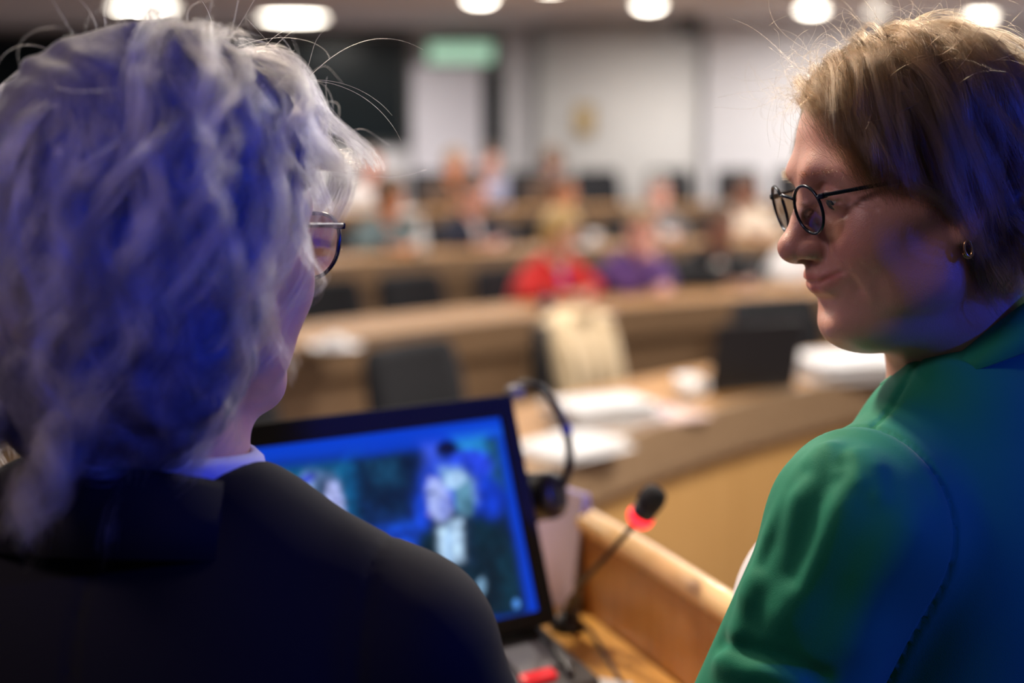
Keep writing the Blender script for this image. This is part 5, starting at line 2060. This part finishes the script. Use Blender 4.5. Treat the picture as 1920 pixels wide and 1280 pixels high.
    topm = np_mesh('top', *surface(top, (-0.42, -0.30, 0.5), (0.42, 0.50, 1.15), 0.009))

    def shirt(p):
        d = torso(p, 0.003)
        d = smax(d, -cap(p, nb + np.array([0, 0.02, -0.03]), nb + np.array([0, 0.04, 0.2]), 0.059, 0.07), 0.01)
        return smax(d, 0.6 - p[:, 2], 0.01)
    shm = np_mesh('shirt', *surface(shirt, (-0.35, -0.28, 0.55), (0.35, 0.40, 1.12), 0.013))
    tr = np_mesh('trousers', *surface(lambda p: smin(legs(p, 0.010), smax(torso(p, 0.004), p[:, 2] - 0.64, 0.02), 0.03), (-0.36, -0.28, 0.055), (0.36, 0.56, 0.75), 0.016))
    return dict(skin=skin, top=topm, shirt=shm, trousers=tr, hp=hp, hr=hr, lc=lc)


def hair_mesh(fig, style, seed):
    lc = fig['lc']

    def f(p):
        q = lc(p)
        a = q.copy()
        a[:, 0] = np.abs(a[:, 0])
        vol = {'short': 0.010, 'bob': 0.018, 'long': 0.016, 'thin': 0.004, 'curly': 0.024}[style]
        d = ell(q, SC, SR + vol)
        low = -0.03
        if style in ('bob', 'long', 'curly'):
            low = {'bob': -0.085, 'long': -0.17, 'curly': -0.06}[style]
            d = smin(d, chain(q, [(0, -0.055, 0.0), (0, -0.062, low + 0.03)], [0.062, 0.058]), 0.03)
            d = smin(d, chain(a, [(0.070, -0.012, 0.03), (0.074, -0.008, low + 0.035)], [0.026, 0.024]), 0.03)
        face_ = ell(q, (0, 0.120, -0.040), (0.10, 0.095, 0.122))
        if style in ('short', 'thin'):
            face_ = smin(face_, ell(a, (0.085, 0.040, -0.050), (0.045, 0.062, 0.072)), 0.03)
        d = smax(d, -face_, 0.01)
        d = d + (0.004 if style == 'curly' else 0.0018) * np.sin(q[:, 0] * 150 + seed) * np.sin(q[:, 2] * 90 + seed) * np.sin(q[:, 1] * 120)
        return smax(d, low - q[:, 2], 0.01)
    return np_mesh('hair', *surface(f, fig['hp'] - 0.21, fig['hp'] + 0.16, 0.006))


FIG = {
    'a': seated(1, 0.10, 0, -8, 1.0, 'desk', True),
    'b': seated(2, 0.16, 18, -16, 0.92, 'desk', False),
    'c': seated(3, 0.14, -20, -10, 0.98, 'chin', True),
    'd': seated(4, 0.02, 10, -2, 0.95, 'lap', False),
}
HAIR = {}


def cm(key, c):
    k = 'cloth_' + key
    if k not in M: M[k] = cloth_mat(k, c, 0.8, 0.1, 600)
    return M[k]


CL = {'red': (0.52, 0.018, 0.016), 'purple': (0.10, 0.04, 0.18), 'black': (0.008, 0.008, 0.010), 'white': (0.66, 0.64, 0.64), 'navy': (0.012, 0.014, 0.030), 'cream': (0.62, 0.52, 0.42),
      'brown': (0.07, 0.038, 0.022), 'lilac': (0.40, 0.40, 0.55), 'grey': (0.12, 0.12, 0.13), 'violet': (0.08, 0.05, 0.35), 'teal': (0.10, 0.14, 0.15)}
HC = {'blond': (0.46, 0.30, 0.11), 'sandy': (0.26, 0.17, 0.09), 'dark': (0.022, 0.014, 0.010), 'brown': (0.085, 0.045, 0.022), 'grey': (0.26, 0.25, 0.24), 'lightbrown': (0.19, 0.115, 0.055)}
SK = {'tan': ((0.60, 0.27, 0.14), (0.55, 0.18, 0.10)), 'pink': ((0.62, 0.33, 0.26), (0.6, 0.22, 0.18)), 'brown': ((0.26, 0.13, 0.09), (0.24, 0.09, 0.07)), 'fair': ((0.66, 0.42, 0.32), (0.6, 0.25, 0.2))}
for k, (a_, b_) in SK.items():
    M['sk_' + k] = skin_mat('skin_' + k, a_, b_)
for k, c_ in HC.items():
    M['hr_' + k] = mat('hair_' + k, c_, 0.55, vary=0.4, scale=120, bump=0.6, bscale=250)


def sitter(u, k, fig, top, hair, hcol, skin, label, shirt='white', dr=0.80, turn=0.0, chair_label=None):
    p = on_row(u, k, dr)
    rz = face_podium(p) + turn
    t = empty('person', p, rz + math.pi)
    tag(t, label, 'person', 'audience at the curved desks')
    F = FIG[fig]
    link('body', F['skin'], M['sk_' + skin], t)
    link('top', F['top'], cm(top, CL[top]), t)
    link('shirt', F['shirt'], cm(shirt, CL[shirt]), t)
    link('trousers', F['trousers'], cm('black', CL['black']), t)
    if (fig, hair) not in HAIR:
        HAIR[(fig, hair)] = hair_mesh(F, hair, len(HAIR) + 1)
    link('hair', HAIR[(fig, hair)], M['hr_' + hcol], t)
    put_chair(u, k, chair_label or ('dark chair under the ' + label), dr + 0.05, turn)
    return t


# ---- people, row by row
sitter(1003, 1, 'b', 'red', 'bob', 'blond', 'fair', 'person with a blond bob in a bright red jacket at the second desk', 'violet', chair_label='dark chair behind the person in the red jacket')
sitter(1162, 1, 'c', 'purple', 'short', 'sandy', 'pink', 'person with sandy hair in a purple top at the second desk', 'purple', chair_label='dark chair behind the person in the purple top')
sitter(1318, 1, 'a', 'black', 'short', 'brown', 'brown', 'person with dark hair in a black top with a round badge', 'black', chair_label='dark chair behind the person with the round badge')
sitter(1474, 1, 'b', 'white', 'long', 'lightbrown', 'tan', 'person with long light brown hair in a white shirt', 'white', chair_label='dark chair behind the person in the white shirt')
sitter(868, 2, 'a', 'navy', 'short', 'brown', 'pink', 'person in a dark suit over a white shirt at the third desk', 'white', chair_label='dark chair behind the person in suit and white shirt')
sitter(1045, 2, 'd', 'black', 'short', 'dark', 'tan', 'person with a tanned face and dark hair in a black top, third desk', 'black', chair_label='dark chair behind the tanned person in black')
sitter(1207, 2, 'c', 'grey', 'thin', 'grey', 'pink', 'pink-faced person with thin grey hair in a grey top', 'white', chair_label='dark chair behind the grey-haired person')
sitter(1372, 2, 'a', 'cream', 'short', 'dark', 'brown', 'person with dark hair in a wide cream jacket', 'cream', chair_label='dark chair behind the person in the cream jacket')
sitter(700, 2, 'b', 'teal', 'curly', 'brown', 'tan', 'person with curly brown hair in a grey-green top', 'teal', chair_label='dark chair behind the curly-haired person')
sitter(838, 3, 'a', 'brown', 'short', 'lightbrown', 'tan', 'person in a brown jacket in front of the white door', 'brown', chair_label='dark chair behind the person in the brown jacket')
sitter(912, 3, 'd', 'lilac', 'short', 'brown', 'pink', 'person in a pale lilac shirt at the rear desk', 'lilac', dr=1.55, chair_label='dark chair behind the person in the lilac shirt')
sitter(690, 3, 'd', 'white', 'thin', 'brown', 'pink', 'red-faced person in a white top below the dark glazing', 'white', chair_label='dark chair behind the red-faced person')
sitter(1018, 3, 'c', 'brown', 'curly', 'brown', 'brown', 'person with bushy brown hair in a dark brown coat', 'brown', chair_label='dark chair behind the bushy-haired person')

# ---- empty chairs
for (u, k, lb, tn) in (
        (560, 0, 'empty dark chair at the end of the front desk', 0.15), (885, 0, 'empty dark chair at the front desk beside the coat', 0.05), (1180, 0, 'dark chair at the front desk with a beige coat over it', 0.2),
        (1530, 0, 'empty dark chair at the front desk behind the laptop', -0.1), (1790, 0, 'empty dark chair at the front desk behind the paper heap', 0.1),
        (655, 1, 'empty dark chair pushed up to the second desk near the white plate', -0.1), (832, 1, 'empty dark chair next to the person in red', 0.1),
        (1500, 2, 'empty dark chair at the third desk near its far end', 0.0),
        (1140, 3, 'empty dark chair at the rear desk by the round column', 0.0), (1275, 3, 'empty dark chair at the rear desk between column and white wall', 0.0), (1400, 3, 'empty dark chair at the rear desk before the white wall', 0.0), (1510, 3, 'empty dark chair at the rear desk by the wall corner', 0.0)):
    c_ = put_chair(u, k, lb, 0.86, tn)
    if k == 0:
        c_.scale = (1.05, 0.95, 0.84)
    if u == 1180 and k == 0:
        coat_at = c_


# ---- the coat over the chair
def coat(at):
    t = empty('coat', at.location, at.rotation_euler.z)
    t.scale = (at.scale[0] * 0.62, at.scale[1], at.scale[2])
    t.location = at.location + Matrix.Rotation(at.rotation_euler.z, 3, 'Z') @ Vector((0.03, 0, 0))
    tag(t, 'beige coat draped over the back of a dark chair', 'coat')
    n, m = 26, 30
    prof = bez([(0.235, 0.66), (0.215, 0.80), (0.235, 0.95), (0.29, 1.085), (0.345, 1.10), (0.39, 1.02), (0.40, 0.85), (0.40, 0.62), (0.41, 0.50)], 4)[:m + 3]
    V, Q = [], []
    for i in range(n + 1):
        s = -1 + 2 * i / n
        for j, c_ in enumerate(prof):
            fl_ = 0.010 * math.sin(s * 9 + j * 0.15) * (0.3 + abs(j - 14) / 14)
            w = 0.255 + 0.03 * abs(j - 14) / 14
            V.append((s * w + 0.01 * math.sin(j * 0.7 + 2 * s), c_.x - 0.03 * s * s + (fl_ - 0.018 if j < 13 else fl_ + 0.02), c_.y - 0.06 * abs(s) ** 3))
    mm_ = len(prof)
    for i in range(n):
        for j in range(mm_ - 1):
            Q.append((i * mm_ + j, i * mm_ + j + 1, (i + 1) * mm_ + j + 1, (i + 1) * mm_ + j))
    M['beige'] = cloth_mat('beige_wool', (0.60, 0.46, 0.29), 0.85, 0.2, 500)
    o = link('coat_body', np_mesh('coat_body', np.array(V), np.array(Q)), M['beige'], t)
    sd_ = o.modifiers.new('thickness', 'SOLIDIFY')
    sd_.thickness = 0.012
    for s in (-1, 1):
        MB().tube(bez([(s * 0.22, 0.27, 1.05), (s * 0.285, 0.25, 0.97), (s * 0.30, 0.22, 0.82), (s * 0.285, 0.18, 0.66), (s * 0.28, 0.17, 0.58)], 4), [0.055, 0.056, 0.056, 0.055, 0.055, 0.054, 0.053, 0.053, 0.052, 0.052, 0.051, 0.05, 0.05, 0.049, 0.048, 0.047, 0.046], 12).build('sleeve', M['beige'], t, smooth=True)
    MB().tube(bez([(-0.10, 0.25, 1.07), (-0.05, 0.235, 1.10), (0.05, 0.235, 1.10), (0.10, 0.25, 1.07)], 5), 0.022, 10).build('collar', M['beige'], t, smooth=True)


coat(coat_at)

# the round badge on the black top
p_ = on_row(1318, 1, 0.80)
rz_ = face_podium(p_)
bd = empty('badge', p_ + Matrix.Rotation(rz_ + math.pi, 3, 'Z') @ Vector((0.03, 0.20, 0.87)), rz_ + math.pi)
tag(bd, 'round pale badge hanging on the black top', 'badge')
MB().lathe([(0.034, 0.0), (0.036, 0.003), (0.034, 0.006)], (0, 0, 0), 20, Matrix.Rotation(R(-90), 3, 'X')).build('disc', M['lamp_rim'], bd)
MB().tube(bez([(0, 0.004, 0.034), (-0.03, -0.02, 0.09), (-0.055, -0.075, 0.165)], 5), 0.003, 6).build('lanyard', M['frame_dark'], bd)
MB().tube(bez([(0, 0.004, 0.034), (0.01, -0.02, 0.09), (0.025, -0.075, 0.165)], 5), 0.003, 6).build('lanyard', M['frame_dark'], bd)


# ---- things on the curved desks
def sheets(u, v, z, n, size, label, name='paper_stack', colour=None, rz=0.4, th=0.004, cat='papers'):
    p = Pz(u, v, z)
    t = empty(name, p, rz)
    tag(t, label, cat)
    rg_ = random.Random(u)
    for i in range(n):
        MB().box((rg_.uniform(-0.02, 0.02), rg_.uniform(-0.02, 0.02), th * (i + 0.5)), (size[0], size[1], th * 0.98), Matrix.Rotation(rg_.uniform(-0.12, 0.12), 3, 'Z'), bevel=th * 0.1, seg=1).build('sheet', colour or M['paper'], t)
    return t


T0, T1, T2, T3 = 0.7555, 0.7555, 0.8755, 1.0355
M['paper_pink'] = mat('pink_paper', (0.66, 0.50, 0.46), 0.8, vary=0.03)
sheets(1128, 792, T0, 12, (0.30, 0.21), 'thick white paper stack at the front desk next to a purple pen', rz=0.5, th=0.006)
sheets(1070, 842, T0, 5, (0.30, 0.21), 'thin white papers at the end of the front desk', rz=0.9)
sheets(1225, 782, T0, 3, (0.30, 0.21), 'pinkish papers lying under the purple pen', colour=M['paper_pink'], rz=0.7)
pn = empty('pen', Pz(1238, 772, T0 + 0.018), 0.9)
tag(pn, 'purple pen lying on pinkish papers', 'pen')
M['violet'] = mat('violet_plastic', (0.16, 0.06, 0.42), 0.35, vary=0.05)
MB().tube([(-0.075, 0, 0), (0.055, 0, 0)], 0.006, 10).build('barrel', M['violet'], pn, smooth=True)
MB().tube([(0.055, 0, 0), (0.068, 0, 0), (0.075, 0, 0)], [0.006, 0.003, 0.001], 10).build('tip', M['metal'], pn, smooth=True)


def cup(u, v, z, label):
    t = empty('cup', Pz(u, v, z))
    tag(t, label, 'cup')
    MB().lathe([(0.026, 0.0), (0.033, 0.004), (0.042, 0.05), (0.045, 0.085), (0.041, 0.085), (0.036, 0.03), (0.01, 0.012)], n=24).build('bowl', M['china'], t, smooth=True)
    MB().tube(bez([(0.040, 0, 0.07), (0.066, 0, 0.065), (0.066, 0, 0.035), (0.038, 0, 0.028)], 5), 0.005, 8).build('handle', M['china'], t, smooth=True)


M['china'] = mat('white_china', (0.80, 0.79, 0.80), 0.25, vary=0.02)
cup(1288, 752, T0, 'white china cup on the front desk')
sheets(1600, 702, T0, 8, (0.42, 0.30), 'broad heap of white papers on the front desk beyond the laptop', rz=0.3, th=0.009)
pl = empty('paper_plate', Pz(628, 655, T1))
tag(pl, 'white paper plate on the second desk', 'plate')
MB().lathe([(0.02, 0.0), (0.075, 0.002), (0.115, 0.016), (0.118, 0.018), (0.076, 0.007), (0.01, 0.005)], n=28).build('dish', M['china'], pl, smooth=True)
MB().lathe([(0.055, 0.006), (0.06, 0.02), (0.05, 0.045), (0.02, 0.06), (0.005, 0.062)], n=20).build('napkin', M['paper'], pl, smooth=True)
M['glass'] = glass_mat('drinking_glass', (0.86, 0.88, 0.95))


def tumbler(u, v, z, label, h=0.12):
    t = empty('drinking_glass', Pz(u, v, z))
    tag(t, label, 'glass')
    MB().lathe([(0.026, 0.0), (0.030, 0.002), (0.034, h), (0.031, h), (0.027, 0.008), (0.004, 0.006)], n=20).build('tumbler', M['glass'], t, smooth=True)
    MB().lathe([(0.0265, 0.009), (0.0295, h * 0.6), (0.004, h * 0.6)], n=20).build('water', mat('water', (0.55, 0.58, 0.70), 0.05, vary=0.02), t, smooth=True)


def bottle(u, v, z, label, col):
    t = empty('bottle', Pz(u, v, z))
    tag(t, label, 'bottle')
    MB().lathe([(0.030, 0.0), (0.034, 0.004), (0.034, 0.13), (0.030, 0.155), (0.014, 0.185), (0.0135, 0.20)], n=20).build('body', col, t, smooth=True)
    MB().lathe([(0.0165, 0.197), (0.0165, 0.216), (0.012, 0.219)], n=16).build('cap', M['china'], t, smooth=True)
    MB().lathe([(0.0344, 0.05), (0.0348, 0.052), (0.0348, 0.105), (0.0344, 0.107)], n=20).build('wrapper', M['paper'], t, smooth=True)


tumbler(1024, 588, T1, 'glass of water in front of the person in red')
sheets(1085, 594, T1, 3, (0.28, 0.20), 'few papers in front of the person in red', colour=M['paper_pink'], rz=0.6)
M['bottle_pale'] = mat('pale_bottle', (0.55, 0.56, 0.58), 0.2, vary=0.05)
bottle(790, 478, T2, 'pale water bottle on the third desk', M['bottle_pale'])
tumbler(720, 474, T2, 'glass of bluish water on the third desk')
tumbler(640, 478, T2, 'short glass of water at the third desk end', 0.09)
sheets(1075, 462, T2, 4, (0.26, 0.2), 'white papers on the third desk before the tanned person', rz=0.5)
cup(1112, 460, T2, 'white china cup on the third desk')
cup(1250, 452, T2, 'white china cup before the grey-haired person')
sheets(1450, 570, T1, 5, (0.30, 0.21), 'white papers before the person in the white shirt', rz=0.35)
sheets(752, 402, T3, 5, (0.3, 0.21), 'white papers on the rear desk beside the door', rz=0.5)

# ---- open laptop at the front desk, its dark lid towards the podium
pl_ = Pz(1330, 742, T0)
ang = R(24)
mid = pl_ + Matrix.Rotation(ang, 3, 'Z') @ Vector((0.18, 0.125, 0))
lp = empty('laptop', mid, ang + math.pi)
tag(lp, 'open black laptop with its lid towards the podium on the front desk', 'laptop')
lw_ = 0.36
MB().box((0, 0.0, 0.010), (lw_, 0.24, 0.018), bevel=0.004).build('base', M['black_plastic'], lp)
rl = Matrix.Rotation(R(-12), 3, 'X')
lid = MB().box(Vector((0, 0.115, 0.012)) + rl @ Vector((0, 0, 0.125)), (lw_, 0.010, 0.245), rl, bevel=0.003).build('lid', M['black_plastic'], lp)
MB().box(Vector((0, 0.109, 0.012)) + rl @ Vector((0, 0, 0.128)), (lw_ - 0.03, 0.002, 0.215), rl).build('display', mat('laptop_display', (0.02, 0.02, 0.025), 0.2, vary=0.1), lid)
MB().box((0, -0.01, 0.0195), (lw_ - 0.06, 0.10, 0.002)).build('keyboard', M['grey_plastic'], lp)
MB().tube([(-0.13, 0.115, 0.014), (0.13, 0.115, 0.014)], 0.006, 8).build('hinge', M['grey_plastic'], lp)
